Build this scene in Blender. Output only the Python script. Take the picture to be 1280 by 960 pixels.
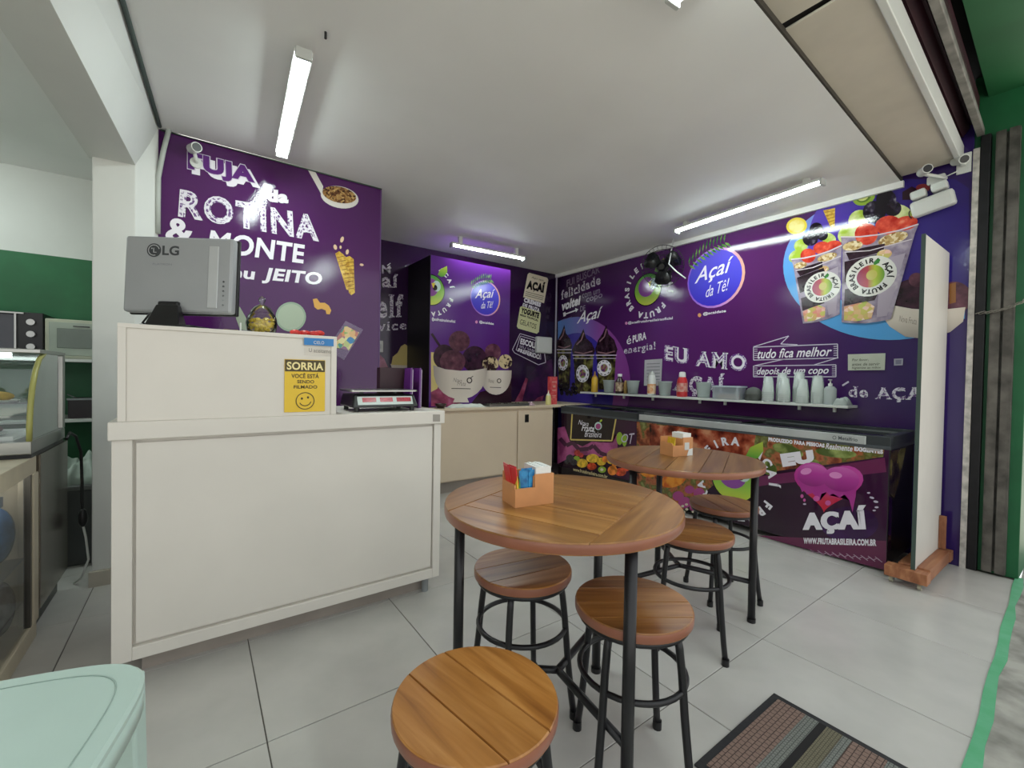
import bpy, bmesh, math, random
from mathutils import Vector, Matrix
random.seed(7)
PI = math.pi
scene = bpy.context.scene
for o in list(bpy.data.objects): bpy.data.objects.remove(o)
C = scene.collection

# ------------------------------------------------------------ camera
FPX, YAW, PITCH, ROLL, CAMZ = 545.9, 0.624504, 0.016708, 0.017171, 1.3
_cy, _sy, _cp, _sp = math.cos(YAW), math.sin(YAW), math.cos(PITCH), math.sin(PITCH)
FW = Vector((_sy*_cp, _cy*_cp, -_sp)); _r = Vector((_cy, -_sy, 0)); _u = _r.cross(FW)
RT = _r*math.cos(ROLL) + _u*math.sin(ROLL); UP = _u*math.cos(ROLL) - _r*math.sin(ROLL)
CAM = Vector((0, 0, CAMZ))
cd = bpy.data.cameras.new('camera'); cam = bpy.data.objects.new('camera', cd); C.objects.link(cam)
cd.sensor_fit = 'HORIZONTAL'; cd.sensor_width = 36.0; cd.lens = FPX/1280*36.0; cd.clip_start = 0.02
M = Matrix.Identity(4)
for i in range(3):
    M[i][0] = RT[i]; M[i][1] = UP[i]; M[i][2] = -FW[i]; M[i][3] = CAM[i]
cam.matrix_world = M
scene.camera = cam

# ------------------------------------------------------------ world, daylight, exposure
w = bpy.data.worlds.new('overcast_sky'); scene.world = w; w.use_nodes = True
bg = w.node_tree.nodes['Background']; bg.inputs[0].default_value = (0.97, 0.99, 1.0, 1); bg.inputs[1].default_value = 0.8
scene.view_settings.view_transform = 'Standard'; scene.view_settings.look = 'None'
scene.view_settings.gamma = 1.0; scene.view_settings.use_curve_mapping = False
scene.view_settings.exposure = 0.60
TUBE_STRENGTH = 42.0

sun = bpy.data.lights.new('sun', 'SUN'); sun.energy = 17.0; sun.angle = .03; sun.color = (1, .96, .9)
so = bpy.data.objects.new('sun', sun); C.objects.link(so); so.rotation_euler = Vector((.25, -.75, -1.0)).to_track_quat('-Z', 'Y').to_euler()   # stands behind the building: lights the street only

# ------------------------------------------------------------ picture point -> point on a plane of the room
def ray(px, py): return FW + RT*((px-640)/FPX) - UP*((py-480)/FPX)
def on(ax, val, px, py):
    d = ray(px, py); return CAM + d*((val-CAM[ax])/d[ax])

# ------------------------------------------------------------ materials
def lin(c):
    if isinstance(c, str): c = [int(c[i:i+2], 16) for i in (0, 2, 4)]
    return tuple(((x/255)/12.92 if x/255 <= .04045 else ((x/255+.055)/1.055)**2.4) for x in c) + (1,)
MATS = {}
def base(name):
    m = bpy.data.materials.new(name); m.use_nodes = True
    return m, m.node_tree, m.node_tree.nodes['Principled BSDF']
def mat(name, col, rough=.5, metal=0, var=.06, scale=6, bump=0, bscale=60, spec=.5, col2=None, alpha=1, trans=0, emit=None, estr=0, coat=0):
    """principled material with procedural colour variation"""
    if name in MATS: return MATS[name]
    m, nt, b = base(name); N = nt.nodes; L = nt.links
    c = lin(col)
    tc = N.new('ShaderNodeTexCoord')
    if var or col2:
        n = N.new('ShaderNodeTexNoise'); n.inputs['Scale'].default_value = scale; n.inputs['Detail'].default_value = 4
        L.new(tc.outputs['Object'], n.inputs['Vector'])
        mx = N.new('ShaderNodeMix'); mx.data_type = 'RGBA'
        d = lin(col2) if col2 else tuple(x*(1-var*2.2) for x in c[:3]) + (1,)
        rp = N.new('ShaderNodeMapRange'); rp.inputs[1].default_value = .35; rp.inputs[2].default_value = .65
        L.new(n.outputs[0], rp.inputs[0]); L.new(rp.outputs[0], mx.inputs[0])
        mx.inputs[6].default_value = c; mx.inputs[7].default_value = d
        L.new(mx.outputs[2], b.inputs['Base Color'])
    else: b.inputs['Base Color'].default_value = c
    b.inputs['Roughness'].default_value = rough; b.inputs['Metallic'].default_value = metal
    b.inputs['Specular IOR Level'].default_value = spec
    b.inputs['Alpha'].default_value = alpha; b.inputs['Transmission Weight'].default_value = trans
    b.inputs['Coat Weight'].default_value = coat
    if emit: b.inputs['Emission Color'].default_value = lin(emit); b.inputs['Emission Strength'].default_value = estr
    if bump:
        n2 = N.new('ShaderNodeTexNoise'); n2.inputs['Scale'].default_value = bscale; L.new(tc.outputs['Object'], n2.inputs['Vector'])
        bp = N.new('ShaderNodeBump'); bp.inputs['Strength'].default_value = bump; bp.inputs['Distance'].default_value = .01
        L.new(n2.outputs[0], bp.inputs['Height']); L.new(bp.outputs[0], b.inputs['Normal'])
    MATS[name] = m; return m
def vinyl(name, c1, c2=None, mode=None, scale=4, stops=None, rough=.055, bump=.085, bscale=85):
    """glossy, slightly buckled printed vinyl; the print itself may run from one ink to another"""
    if name in MATS: return MATS[name]
    m, nt, b = base(name); N = nt.nodes; L = nt.links
    tc = N.new('ShaderNodeTexCoord')
    if mode:
        if mode in 'xyz':
            s = N.new('ShaderNodeSeparateXYZ'); L.new(tc.outputs['Generated'], s.inputs[0]); f = s.outputs['xyz'.index(mode)]
        elif mode == 'noise':
            n = N.new('ShaderNodeTexNoise'); n.inputs['Scale'].default_value = scale; n.inputs['Detail'].default_value = 3
            L.new(tc.outputs['Object'], n.inputs['Vector']); f = n.outputs[0]
        elif mode == 'cells':
            n = N.new('ShaderNodeTexVoronoi'); n.inputs['Scale'].default_value = scale
            L.new(tc.outputs['Object'], n.inputs['Vector'])
            s = N.new('ShaderNodeSeparateXYZ'); L.new(n.outputs['Color'], s.inputs[0]); f = s.outputs[0]
        elif mode == 'dots':
            n = N.new('ShaderNodeTexVoronoi'); n.inputs['Scale'].default_value = scale
            L.new(tc.outputs['Object'], n.inputs['Vector']); f = n.outputs['Distance']
        rp = N.new('ShaderNodeValToRGB'); L.new(f, rp.inputs[0])
        st = stops or [(0, c1), (1, c2)]
        while len(rp.color_ramp.elements) < len(st): rp.color_ramp.elements.new(.5)
        for e, (p, c) in zip(rp.color_ramp.elements, st): e.position = p; e.color = lin(c)
        L.new(rp.outputs[0], b.inputs['Base Color'])
    else: b.inputs['Base Color'].default_value = lin(c1)
    b.inputs['Roughness'].default_value = rough
    if bump:
        n2 = N.new('ShaderNodeTexNoise'); n2.inputs['Scale'].default_value = bscale; n2.inputs['Detail'].default_value = 3
        L.new(tc.outputs['Object'], n2.inputs['Vector'])
        bp = N.new('ShaderNodeBump'); bp.inputs['Strength'].default_value = bump; bp.inputs['Distance'].default_value = .006
        L.new(n2.outputs[0], bp.inputs['Height']); L.new(bp.outputs[0], b.inputs['Normal'])
    MATS[name] = m; return m
def chalk(name, ink, ground, lo=.42, hi=.52, scale=55):
    """white chalk-style lettering print: ink broken by the wall colour"""
    return vinyl(name, None, None, 'noise', scale, [(lo, ground), (hi, ink)])
def wood(name, dark, mid, light, scale=1.0, rough=.32):
    if name in MATS: return MATS[name]
    m, nt, b = base(name); N = nt.nodes; L = nt.links
    tc = N.new('ShaderNodeTexCoord'); oi = N.new('ShaderNodeObjectInfo')
    mp = N.new('ShaderNodeMapping'); mp.inputs['Scale'].default_value = (2.2*scale, 26*scale, 8*scale)
    cmb = N.new('ShaderNodeCombineXYZ'); L.new(oi.outputs['Random'], cmb.inputs[0]); L.new(oi.outputs['Random'], cmb.inputs[1])
    vm = N.new('ShaderNodeVectorMath'); vm.operation = 'MULTIPLY_ADD'; vm.inputs[1].default_value = (9, 9, 9)
    L.new(cmb.outputs[0], vm.inputs[0]); L.new(tc.outputs['Object'], vm.inputs[2]); L.new(vm.outputs[0], mp.inputs['Vector'])
    n = N.new('ShaderNodeTexNoise'); n.inputs['Scale'].default_value = 1; n.inputs['Detail'].default_value = 6; n.inputs['Distortion'].default_value = .6
    L.new(mp.outputs[0], n.inputs['Vector'])
    rp = N.new('ShaderNodeValToRGB'); L.new(n.outputs[0], rp.inputs[0])
    e = rp.color_ramp.elements; e[0].position = .28; e[0].color = lin(dark); e[1].position = .72; e[1].color = lin(light)
    k = e.new(.5); k.color = lin(mid)
    hs = N.new('ShaderNodeHueSaturation'); mr = N.new('ShaderNodeMapRange'); mr.inputs[3].default_value = .70; mr.inputs[4].default_value = 1.18
    L.new(oi.outputs['Random'], mr.inputs[0]); L.new(mr.outputs[0], hs.inputs['Value']); L.new(rp.outputs[0], hs.inputs['Color'])
    L.new(hs.outputs[0], b.inputs['Base Color'])
    b.inputs['Roughness'].default_value = rough; b.inputs['Coat Weight'].default_value = .25; b.inputs['Coat Roughness'].default_value = .25
    MATS[name] = m; return m
def glass(name, tint=(.93, .97, .96, 1), gloss=.12):
    if name in MATS: return MATS[name]
    m, nt, b = base(name); N = nt.nodes; L = nt.links; N.remove(b)
    t = N.new('ShaderNodeBsdfTransparent'); t.inputs[0].default_value = tint
    g = N.new('ShaderNodeBsdfGlossy'); g.inputs['Roughness'].default_value = .03
    fr = N.new('ShaderNodeFresnel'); fr.inputs[0].default_value = 1.45
    ad = N.new('ShaderNodeMath'); ad.operation = 'ADD'; ad.inputs[1].default_value = gloss*.3; L.new(fr.outputs[0], ad.inputs[0])
    mx = N.new('ShaderNodeMixShader'); L.new(ad.outputs[0], mx.inputs[0]); L.new(t.outputs[0], mx.inputs[1]); L.new(g.outputs[0], mx.inputs[2])
    L.new(mx.outputs[0], N['Material Output'].inputs[0]); MATS[name] = m; return m
def frosted(name, col, alpha=.5):
    return mat(name, col, .25, alpha=alpha, var=.03)
def lamp_mat(name, col, s):
    m, nt, b = base(name); N = nt.nodes; N.remove(b)
    e = N.new('ShaderNodeEmission'); e.inputs[0].default_value = col; e.inputs[1].default_value = s
    nt.links.new(e.outputs[0], N['Material Output'].inputs[0]); return m

# ------------------------------------------------------------ objects
def wm(o):
    m = o.matrix_basis.copy()
    return m if o.parent is None else wm(o.parent) @ o.matrix_parent_inverse @ m
def link(o, parent=None):
    C.objects.link(o)
    if parent is not None:
        o.parent = parent; o.matrix_parent_inverse = wm(parent).inverted()
    return o
def tag(o, label=None, cat=None, group=None, kind=None):
    for k, v in (('label', label), ('category', cat), ('group', group), ('kind', kind)):
        if v: o[k] = v
    return o
def thing(name, label, cat, loc=(0, 0, 0), rz=0, group=None):
    o = bpy.data.objects.new(name, None); o.empty_display_size = .05; o.location = loc; o.rotation_euler = (0, 0, rz)
    link(o); return tag(o, label, cat, group)
def copy_tree(o, parent=None):
    c = o.copy(); C.objects.link(c); c.parent = parent
    if parent is not None: c.matrix_parent_inverse = o.matrix_parent_inverse.copy()
    for ch in list(o.children): copy_tree(ch, c)
    return c
class MB:
    def __init__(s): s.v = []; s.f = []; s.s = []
    def add(s, vs, fs, sm=False):
        k = len(s.v); s.v += [tuple(v) for v in vs]; s.f += [tuple(i+k for i in f) for f in fs]; s.s += [sm]*len(fs); return s
    def box(s, x0, x1, y0, y1, z0, z1, T=None):
        vs = [Vector((x, y, z)) for z in (z0, z1) for y in (y0, y1) for x in (x0, x1)]
        if T is not None: vs = [T @ v for v in vs]
        return s.add(vs, [(0, 2, 3, 1), (4, 5, 7, 6), (0, 1, 5, 4), (2, 6, 7, 3), (0, 4, 6, 2), (1, 3, 7, 5)])
    def hexa(s, b, t):           # four bottom points, four top points, same order counter-clockwise
        return s.add(list(b)+list(t), [(3, 2, 1, 0), (4, 5, 6, 7), (0, 1, 5, 4), (1, 2, 6, 5), (2, 3, 7, 6), (3, 0, 4, 7)])
    def lathe(s, prof, c=(0, 0, 0), seg=20, T=None, sm=True, a0=0, a1=2*PI):
        full = abs(a1-a0-2*PI) < 1e-6; n = seg if full else seg+1
        vs = []; fs = []
        for r, z in prof:
            for i in range(n):
                a = a0+(a1-a0)*i/seg; v = Vector((r*math.cos(a), r*math.sin(a), z))
                v = (T @ v) if T is not None else v+Vector(c); vs.append(v)
        for j in range(len(prof)-1):
            for i in range(seg):
                i2 = (i+1) % n; fs.append((j*n+i, j*n+i2, (j+1)*n+i2, (j+1)*n+i))
        return s.add(vs, fs, sm)
    def cyl(s, c, r, z0, z1, seg=16, r2=None, T=None):
        r2 = r if r2 is None else r2; e = 1e-5
        return s.lathe([(e, z0), (r, z0)], c, seg, T, False).lathe([(r, z0), (r2, z1)], c, seg, T).lathe([(r2, z1), (e, z1)], c, seg, T, False)
    def tube(s, pts, r, seg=8, closed=False):
        P = [Vector(p) for p in pts]; n = len(P); vs = []; fs = []; up = None
        for i, p in enumerate(P):
            a = P[(i-1) % n] if (closed or i > 0) else p; b = P[(i+1) % n] if (closed or i < n-1) else p
            d = (b-a).normalized()
            if up is None:
                up = d.cross(Vector((0, 0, 1)))
                if up.length < .05: up = d.cross(Vector((1, 0, 0)))
            up = (up - d*up.dot(d)).normalized(); q = d.cross(up)
            rr = r[i] if isinstance(r, (list, tuple)) else r
            for k in range(seg):
                t = 2*PI*k/seg; vs.append(p+up*(rr*math.cos(t))+q*(rr*math.sin(t)))
        m = n if closed else n-1
        for i in range(m):
            j = (i+1) % n
            for k in range(seg): k2 = (k+1) % seg; fs.append((i*seg+k, i*seg+k2, j*seg+k2, j*seg+k))
        s.add(vs, fs, True)
        if not closed:
            o = len(s.v)-len(vs)
            s.f += [tuple(o+k for k in range(seg))[::-1], tuple(o+(n-1)*seg+k for k in range(seg))]; s.s += [False, False]
        return s
    def prism(s, poly, z0, z1, inset=0, T=None):
        n = len(poly); cx = sum(p[0] for p in poly)/n; cy = sum(p[1] for p in poly)/n
        def ring(z, d):
            out = []
            for x, y in poly:
                l = math.hypot(x-cx, y-cy) or 1; out.append(Vector((x-(x-cx)/l*d, y-(y-cy)/l*d, z)))
            return out
        rs = [ring(z0, 0), ring(z1-inset, 0)] + ([ring(z1, inset)] if inset else [])
        vs = [v for r in rs for v in r]
        if T is not None: vs = [T @ v for v in vs]
        fs = [tuple(range(n))[::-1], tuple(range((len(rs)-1)*n, len(rs)*n))]
        for j in range(len(rs)-1):
            for i in range(n): i2 = (i+1) % n; fs.append((j*n+i, j*n+i2, (j+1)*n+i2, (j+1)*n+i))
        return s.add(vs, fs)
    def ball(s, c, r, sx=1, sy=1, sz=1, seg=14, rings=8, T=None):
        prof = [(max(1e-5, math.sin(PI*i/rings))*r, -math.cos(PI*i/rings)*r) for i in range(rings+1)]
        S = Matrix.Translation(c) @ (T if T is not None else Matrix.Identity(4)) @ Matrix.Diagonal((sx, sy, sz, 1))
        return s.lathe(prof, (0, 0, 0), seg, S)
    def mesh(s, name):
        me = bpy.data.meshes.new(name); me.from_pydata(s.v, [], s.f); me.update()
        me.polygons.foreach_set('use_smooth', s.s); return me
    def build(s, name, m, parent=None, bev=0, sub=0, recalc=True):
        me = s.mesh(name)
        if recalc:
            b = bmesh.new(); b.from_mesh(me); bmesh.ops.recalc_face_normals(b, faces=b.faces); b.to_mesh(me); b.free()
        me.materials.append(m); o = link(bpy.data.objects.new(name, me), parent)
        if bev:
            md = o.modifiers.new('bevel', 'BEVEL'); md.width = bev; md.segments = 2; md.limit_method = 'ANGLE'; md.angle_limit = .7
        if sub: o.modifiers.new('subd', 'SUBSURF').levels = sub; o.modifiers[-1].render_levels = sub
        return o
def Box(*a): return MB().box(*a)
def struct(name, mb, m, parent=None, bev=0, label=None):
    return tag(mb.build(name, m, parent, bev), label, None, None, 'structure')
def arc(c, r, a0, a1, n, z=0): return [(c[0]+r*math.cos(a0+(a1-a0)*i/n), c[1]+r*math.sin(a0+(a1-a0)*i/n), z) for i in range(n+1)]

# ------------------------------------------------------------ flat print on a plane: (a, b) = along, up
class Plane:
    def __init__(s, ax, val): s.ax = ax; s.val = val
    def px(s, x, y):
        p = on(s.ax, s.val, x, y); return (-p.y, p.z) if s.ax == 0 else (p.x, p.z)
    def P(s, a, b, off):
        return Vector((s.val-off, -a, b)) if s.ax == 0 else Vector((a, s.val-off, b))
LAY = .0008
_fn = [0]
def flat(pl, name, polys, m, parent, layer=1, px=True, label=None):
    """polygons (lists of points) printed on a plane as one thin mesh"""
    bm = bmesh.new(); _fn[0] += 1; lift = layer*LAY+.00006*(_fn[0] % 8)
    for i, poly in enumerate(polys):
        q = [pl.px(*p) if px else p for p in poly]
        vs = [bm.verts.new(pl.P(a, b, lift+.00003*(i % 9))) for a, b in q]
        try: bm.faces.new(vs)
        except ValueError: pass
    bmesh.ops.triangulate(bm, faces=bm.faces)
    want = Vector((-1, 0, 0)) if pl.ax == 0 else Vector((0, -1, 0))
    bm.normal_update()
    for f in bm.faces:
        if f.normal.dot(want) < 0: f.normal_flip()
    me = bpy.data.meshes.new(name); bm.to_mesh(me); bm.free(); me.materials.append(m)
    o = link(bpy.data.objects.new(name, me), parent)
    if label: o['label'] = label
    return o
def ell(cx, cy, rx, ry, rot=0, n=28, a0=0, a1=2*PI):
    full = abs(a1-a0-2*PI) < 1e-6; k = n if full else n+1; c, s = math.cos(rot), math.sin(rot)
    return [(cx+c*rx*math.cos(a0+(a1-a0)*i/n)-s*ry*math.sin(a0+(a1-a0)*i/n), cy+s*rx*math.cos(a0+(a1-a0)*i/n)+c*ry*math.sin(a0+(a1-a0)*i/n)) for i in range(k)]
def annulus(cx, cy, rx, ry, t, n=32):
    o, i = ell(cx, cy, rx, ry, 0, n), ell(cx, cy, rx-t, ry-t, 0, n)
    return [[o[k], o[(k+1) % n], i[(k+1) % n], i[k]] for k in range(n)]
def line(pts, wd):
    out = []
    for (x0, y0), (x1, y1) in zip(pts, pts[1:]):
        l = math.hypot(x1-x0, y1-y0) or 1; nx, ny = -(y1-y0)/l*wd/2, (x1-x0)/l*wd/2
        out.append([(x0+nx, y0+ny), (x1+nx, y1+ny), (x1-nx, y1-ny), (x0-nx, y0-ny)])
    return out
_tc = {}
def glyphs(s, bold=0, shear=0, outline=0, slab=False, space=None):
    space = space or 1+max(0, bold)*1.6+(.14 if slab else 0)
    key = (s, bold, shear, outline, slab, space)
    if key in _tc: return _tc[key]
    cu = bpy.data.curves.new('t', 'FONT'); cu.body = s; cu.size = 1; cu.shear = shear; cu.resolution_u = 4; cu.space_character = space
    if outline: cu.fill_mode = 'NONE'; cu.bevel_depth = outline; cu.bevel_resolution = 0
    else: cu.offset = bold
    ob = bpy.data.objects.new('t', cu); me = ob.to_mesh()
    fs = [tuple(p.vertices) for p in me.polygons]
    par = list(range(len(me.vertices)))
    def root(a):
        while par[a] != a: par[a] = par[par[a]]; a = par[a]
        return a
    for f in fs:
        for a in f[1:]: par[root(a)] = root(f[0])
    ids = {}
    # every separate piece of a letter lies a hair higher than the one before, so pieces that touch never share a plane
    vs = [(v.co.x, v.co.y, v.co.z*.004 if outline else .00003*(ids.setdefault(root(i), len(ids)) % 6)) for i, v in enumerate(me.vertices)]
    ob.to_mesh_clear(); bpy.data.objects.remove(ob); bpy.data.curves.remove(cu)
    if slab:
        ys = [v[1] for v in vs]
        cap = max(ys)
        for lvl, sg in ((0.0, 1), (.69, -1), (.5, -1)):
            lv = lvl - (bold if lvl == 0 else -bold)
            xs = sorted(set(round(v[0], 3) for v in vs if abs(v[1]-lv) < .012))
            i = 0
            while i < len(xs)-1:
                if .03 < xs[i+1]-xs[i] < .2:
                    x0, x1 = xs[i]-.055, xs[i+1]+.055; k = len(vs)
                    z = .00022+.00003*(len(fs) % 3); vs += [(x0, lv, z), (x1, lv, z), (x1, lv+.05*sg, z), (x0, lv+.05*sg, z)]; fs.append((k, k+1, k+2, k+3)); i += 2
                else: i += 1
    _tc[key] = (vs, fs); return vs, fs
def fit(vs):
    x0 = min(v[0] for v in vs); x1 = max(v[0] for v in vs); y0 = min(v[1] for v in vs); y1 = max(v[1] for v in vs)
    return [((v[0]-x0)/(x1-x0), (v[1]-y0)/(y1-y0)) for v in vs]
def text(pl, s, quad, m, parent, layer=2, name='lettering', px=True, dx=0, dy=0, label=None, **k):
    """lettering stretched to four corners: bottom-left, bottom-right, top-right, top-left"""
    vs, fs = glyphs(s, **k); uv = fit(vs)
    q = [(x+dx, y+dy) for x, y in quad]
    if px: q = [pl.px(*p) for p in q]
    V = []
    for (u, v), g in zip(uv, vs):
        a = (1-u)*(1-v)*q[0][0]+u*(1-v)*q[1][0]+u*v*q[2][0]+(1-u)*v*q[3][0]
        b = (1-u)*(1-v)*q[0][1]+u*(1-v)*q[1][1]+u*v*q[2][1]+(1-u)*v*q[3][1]
        V.append(pl.P(a, b, layer*LAY+g[2]))
    me = bpy.data.meshes.new(name); me.from_pydata(V, [], fs); me.update(); me.materials.append(m)
    o = link(bpy.data.objects.new(name, me), parent)
    if label: o['label'] = label
    return o
def ring_text(pl, s, c, r, h, a_start, a_step, m, parent, layer=2, bold=.03, sx=1, only=None, name='lettering'):
    """letters set round a circle, clockwise, tops outward; c, r, h in plane metres"""
    V = []; F = []
    for i, ch in enumerate(s):
        if ch == ' ': continue
        a = a_start-a_step*i
        if only and not only(a): continue
        vs, fs = glyphs(ch, bold=bold); xs = [v[0] for v in vs]; cx = (min(xs)+max(xs))/2; k = len(V)
        ux, uy = math.cos(a), math.sin(a)
        for x, y, _z in vs:
            lx, ly = (x-cx)*h/.7, r+y*h/.7
            V.append(pl.P(c[0]+(ux*ly+uy*lx)*sx, c[1]+uy*ly-ux*lx, layer*LAY+_z))
        F += [tuple(j+k for j in f) for f in fs]
    me = bpy.data.meshes.new(name); me.from_pydata(V, [], F); me.update(); me.materials.append(m)
    return link(bpy.data.objects.new(name, me), parent)
# ============================================================ the setting
XW, YB, YL, ZC = 4.42, 5.018, 3.66, 2.86
def yf(x, b): return b + .042*(x-2.1)          # the shop front runs a little askew
m_tile = mat('grey_porcelain_tile', 'c2c0bb', .22, var=.05, scale=3.5, bump=.02, bscale=9)
m_grout = mat('dark_grout', '5d5a54', .8)
m_white = mat('white_paint', 'd6d8d4', .6, var=.03, scale=2)
m_ceil = mat('white_ceiling_panel', 'ebebe9', .55, var=.03, scale=1.2)
m_beige = mat('aged_beige_board', 'cbc3b4', .6, var=.07, scale=2.5)
m_green = mat('green_paint', '18643a', .5, var=.10, scale=4)
m_black = mat('black_powder_coat', '16161a', .38, var=.1)
m_dark = mat('dark_plastic', '101012', .35)
m_steel = mat('stainless_steel', 'a9aaa6', .28, 1, var=.05)
m_grey = mat('grey_plastic', '8b8f90', .4)
m_whitep = mat('white_plastic', 'd4d6d2', .35, var=.02)
m_cream = mat('cream_laminate', 'dbd6cd', .38, var=.025, scale=2.5, bump=.01)
m_conc = mat('worn_concrete', 'a5a39b', .85, var=.16, scale=7, bump=.3, bscale=25, col2='77766f')
m_wallvin = vinyl('purple_wall_vinyl', None, None, 'noise', .55, [(.3, '33133a'), (.5, '491c55'), (.75, '53245e')])
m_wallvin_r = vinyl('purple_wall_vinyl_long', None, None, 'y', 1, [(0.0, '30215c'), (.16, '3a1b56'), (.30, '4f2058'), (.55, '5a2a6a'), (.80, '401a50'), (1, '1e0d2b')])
m_wallvin_b = vinyl('dark_purple_vinyl', None, None, 'x', 1, [(0, '2a1038'), (.55, '33113f'), (1, '1f0d2c')])
m_box_vin = vinyl('mid_purple_vinyl', None, None, 'x', 1, [(0, '5a2780'), (.6, '54247a'), (1, '4a1d66')])

fl = struct('floor', Box(-3.3, 4.5, -.4, 5.2, -.06, -.004), m_grout)
tile = MB().box(-.350, .350, -.348, .348, -.012, 0).mesh('tile'); tile.materials.append(m_tile)
tile0 = MB().box(-.350, .350, -.348-.25, .348, -.012, 0).mesh('tile'); tile0.materials.append(m_tile)   # the front row runs out under the threshold paint
for i in range(-4, 7):
    for j in range(7):
        x0 = .205+.704*i-.704*0; y0 = .32+.70*j
        if x0 > 4.4: continue
        o = bpy.data.objects.new('tile', tile if j else tile0); o.location = (x0+.352, y0+.35, 0); link(o, fl)
        md = o.modifiers.new('bevel', 'BEVEL'); md.width = .0015; md.segments = 1
sw = MB().prism([(-14, -14), (14, -14), (14, yf(14, .25)), (-14, yf(-14, .25))], -.05, .003)
struct('floor_sidewalk', sw, m_conc, label='cracked grey concrete sidewalk outside the shop')
m_gstripe = mat('worn_green_floor_paint', '4aa070', .55, var=.12, scale=9, bump=.1, col2='5aa77d')
pts = [(-3.3+i*.2, yf(-3.3+i*.2, .276+.004*math.sin(i*1.7))) for i in range(40)]
pts2 = [(x, yf(x, .238+.006*math.sin(i*2.3)+.004*math.sin(i*5.1))) for i, (x, y) in enumerate(pts)]
struct('trim_1', MB().prism(pts2+pts[::-1], 0, .005), m_gstripe, label='green painted stripe along the shop threshold')
cr = MB(); random.seed(3)
for k in range(26):
    x = 2.3+random.random()*2.2; y = yf(x, .1-random.random()*.5); p = [(x, y, .0035)]
    for q in range(4): x += random.uniform(-.03, .09); y += random.uniform(-.05, .04); p.append((x, y, .0035))
    cr.tube(p, .003, 4)
cr.build('cracks', mat('dark_crack', '4a4a45', .9), bpy.data.objects['floor_sidewalk'])

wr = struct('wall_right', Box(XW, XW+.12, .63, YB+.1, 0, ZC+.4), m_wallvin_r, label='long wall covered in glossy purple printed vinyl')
wb = struct('wall_back', Box(1.15, XW, YB, YB+.1, 0, ZC+.05), m_wallvin_b, label='back wall covered in dark purple printed vinyl')
wl = struct('wall_left', Box(-.21, 1.25, YL, YL+.1, 0, ZC), m_wallvin, label='purple printed partition behind the service counter')
struct('wall_return', Box(1.15, 1.25, YL+.1, YB, 0, ZC), m_wallvin_b)
struct('trim_2', Box(1.243, 1.251, YL-.004, YL+.1, 0, ZC), mat('purple_edge', '5b3a70', .4))
struct('trim_3', Box(4.405, 4.42, YB-.014, YB, 0, ZC), mat('pale_corner_bead', 'b9b4c2', .4))
struct('ceiling', MB().prism([(-.45, yf(-.45, .922)), (XW, yf(XW, .922)), (XW, YB+.1), (-.45, YB+.1)], ZC, ZC+.03), m_ceil)
struct('trim_9', MB().prism([(-.45, yf(-.45, .912)), (XW, yf(XW, .912)), (XW, yf(XW, .9215)), (-.45, yf(-.45, .9215))], ZC+.0015, ZC+.031), mat('gap_shade_brown', '3a352e', .8), label='dark brown strip painting in the shade of a gap where ceiling panels meet the front boards')  # strip over the ceiling edge, coloured dark to stand for a shaded gap
struct('ceiling_left', Box(-3.3, -.45, .2, YB+.1, ZC, ZC+.06), m_ceil)
struct('wall_back_left_room', Box(-3.3, -.3, 5.0, 5.1, 2.2, ZC), m_white)
struct('wall_back_left_room_lower', Box(-3.3, -.3, 4.99, 5.1, 0, 2.2), m_green)
struct('wall_far_left', Box(-3.4, -3.3, .2, 5.1, 0, ZC), m_white)
# beam and pillar between the two rooms
struct('wall_pillar', MB().prism([(-.511, 3.58), (-.313, 3.56), (-.21, 3.655), (-.21, 4.4), (-.45, YB), (-.511, 4.6)], 0, ZC-.001), m_white, bev=.006)
def bl(y, a, y0, k): return a+(y-y0)*k
b0, b1 = .2, 3.62
struct('wall_beam', MB().hexa(
    [(bl(b0, -.599, 2.454, .0604), b0, 2.56), (bl(b0, -.414, 2.17, .0716), b0, 2.56), (bl(b1, -.414, 2.17, .0716), b1, 2.56), (bl(b1, -.599, 2.454, .0604), b1, 2.56)],
    [(bl(b0, -.599, 2.454, .0604), b0, ZC), (bl(b0, -.27, 2.486, .055), b0, ZC), (bl(b1, -.27, 2.486, .055), b1, ZC), (bl(b1, -.599, 2.454, .0604), b1, ZC)]), m_white)
struct('trim_4', MB().tube([(bl(b0, -.262, 2.486, .055), b0, ZC-.008), (bl(3.6, -.262, 2.486, .055), 3.6, ZC-.008)], .011, 6), mat('dark_green_gap', '3c4a44', .7), label='dark cable gap where beam meets ceiling')
struct('trim_5', MB().tube([(-.2, YL-.006, ZC-.005), (1.25, YL-.006, ZC-.005)], .006, 5), mat('dark_green_gap', '3c4a44', .7))
struct('baseboard_pillar', Box(-.52, -.30, 3.545, 3.575, 0, .09), mat('pale_baseboard', 'b9b2a4', .5), label='pale baseboard round the pillar foot')
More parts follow.
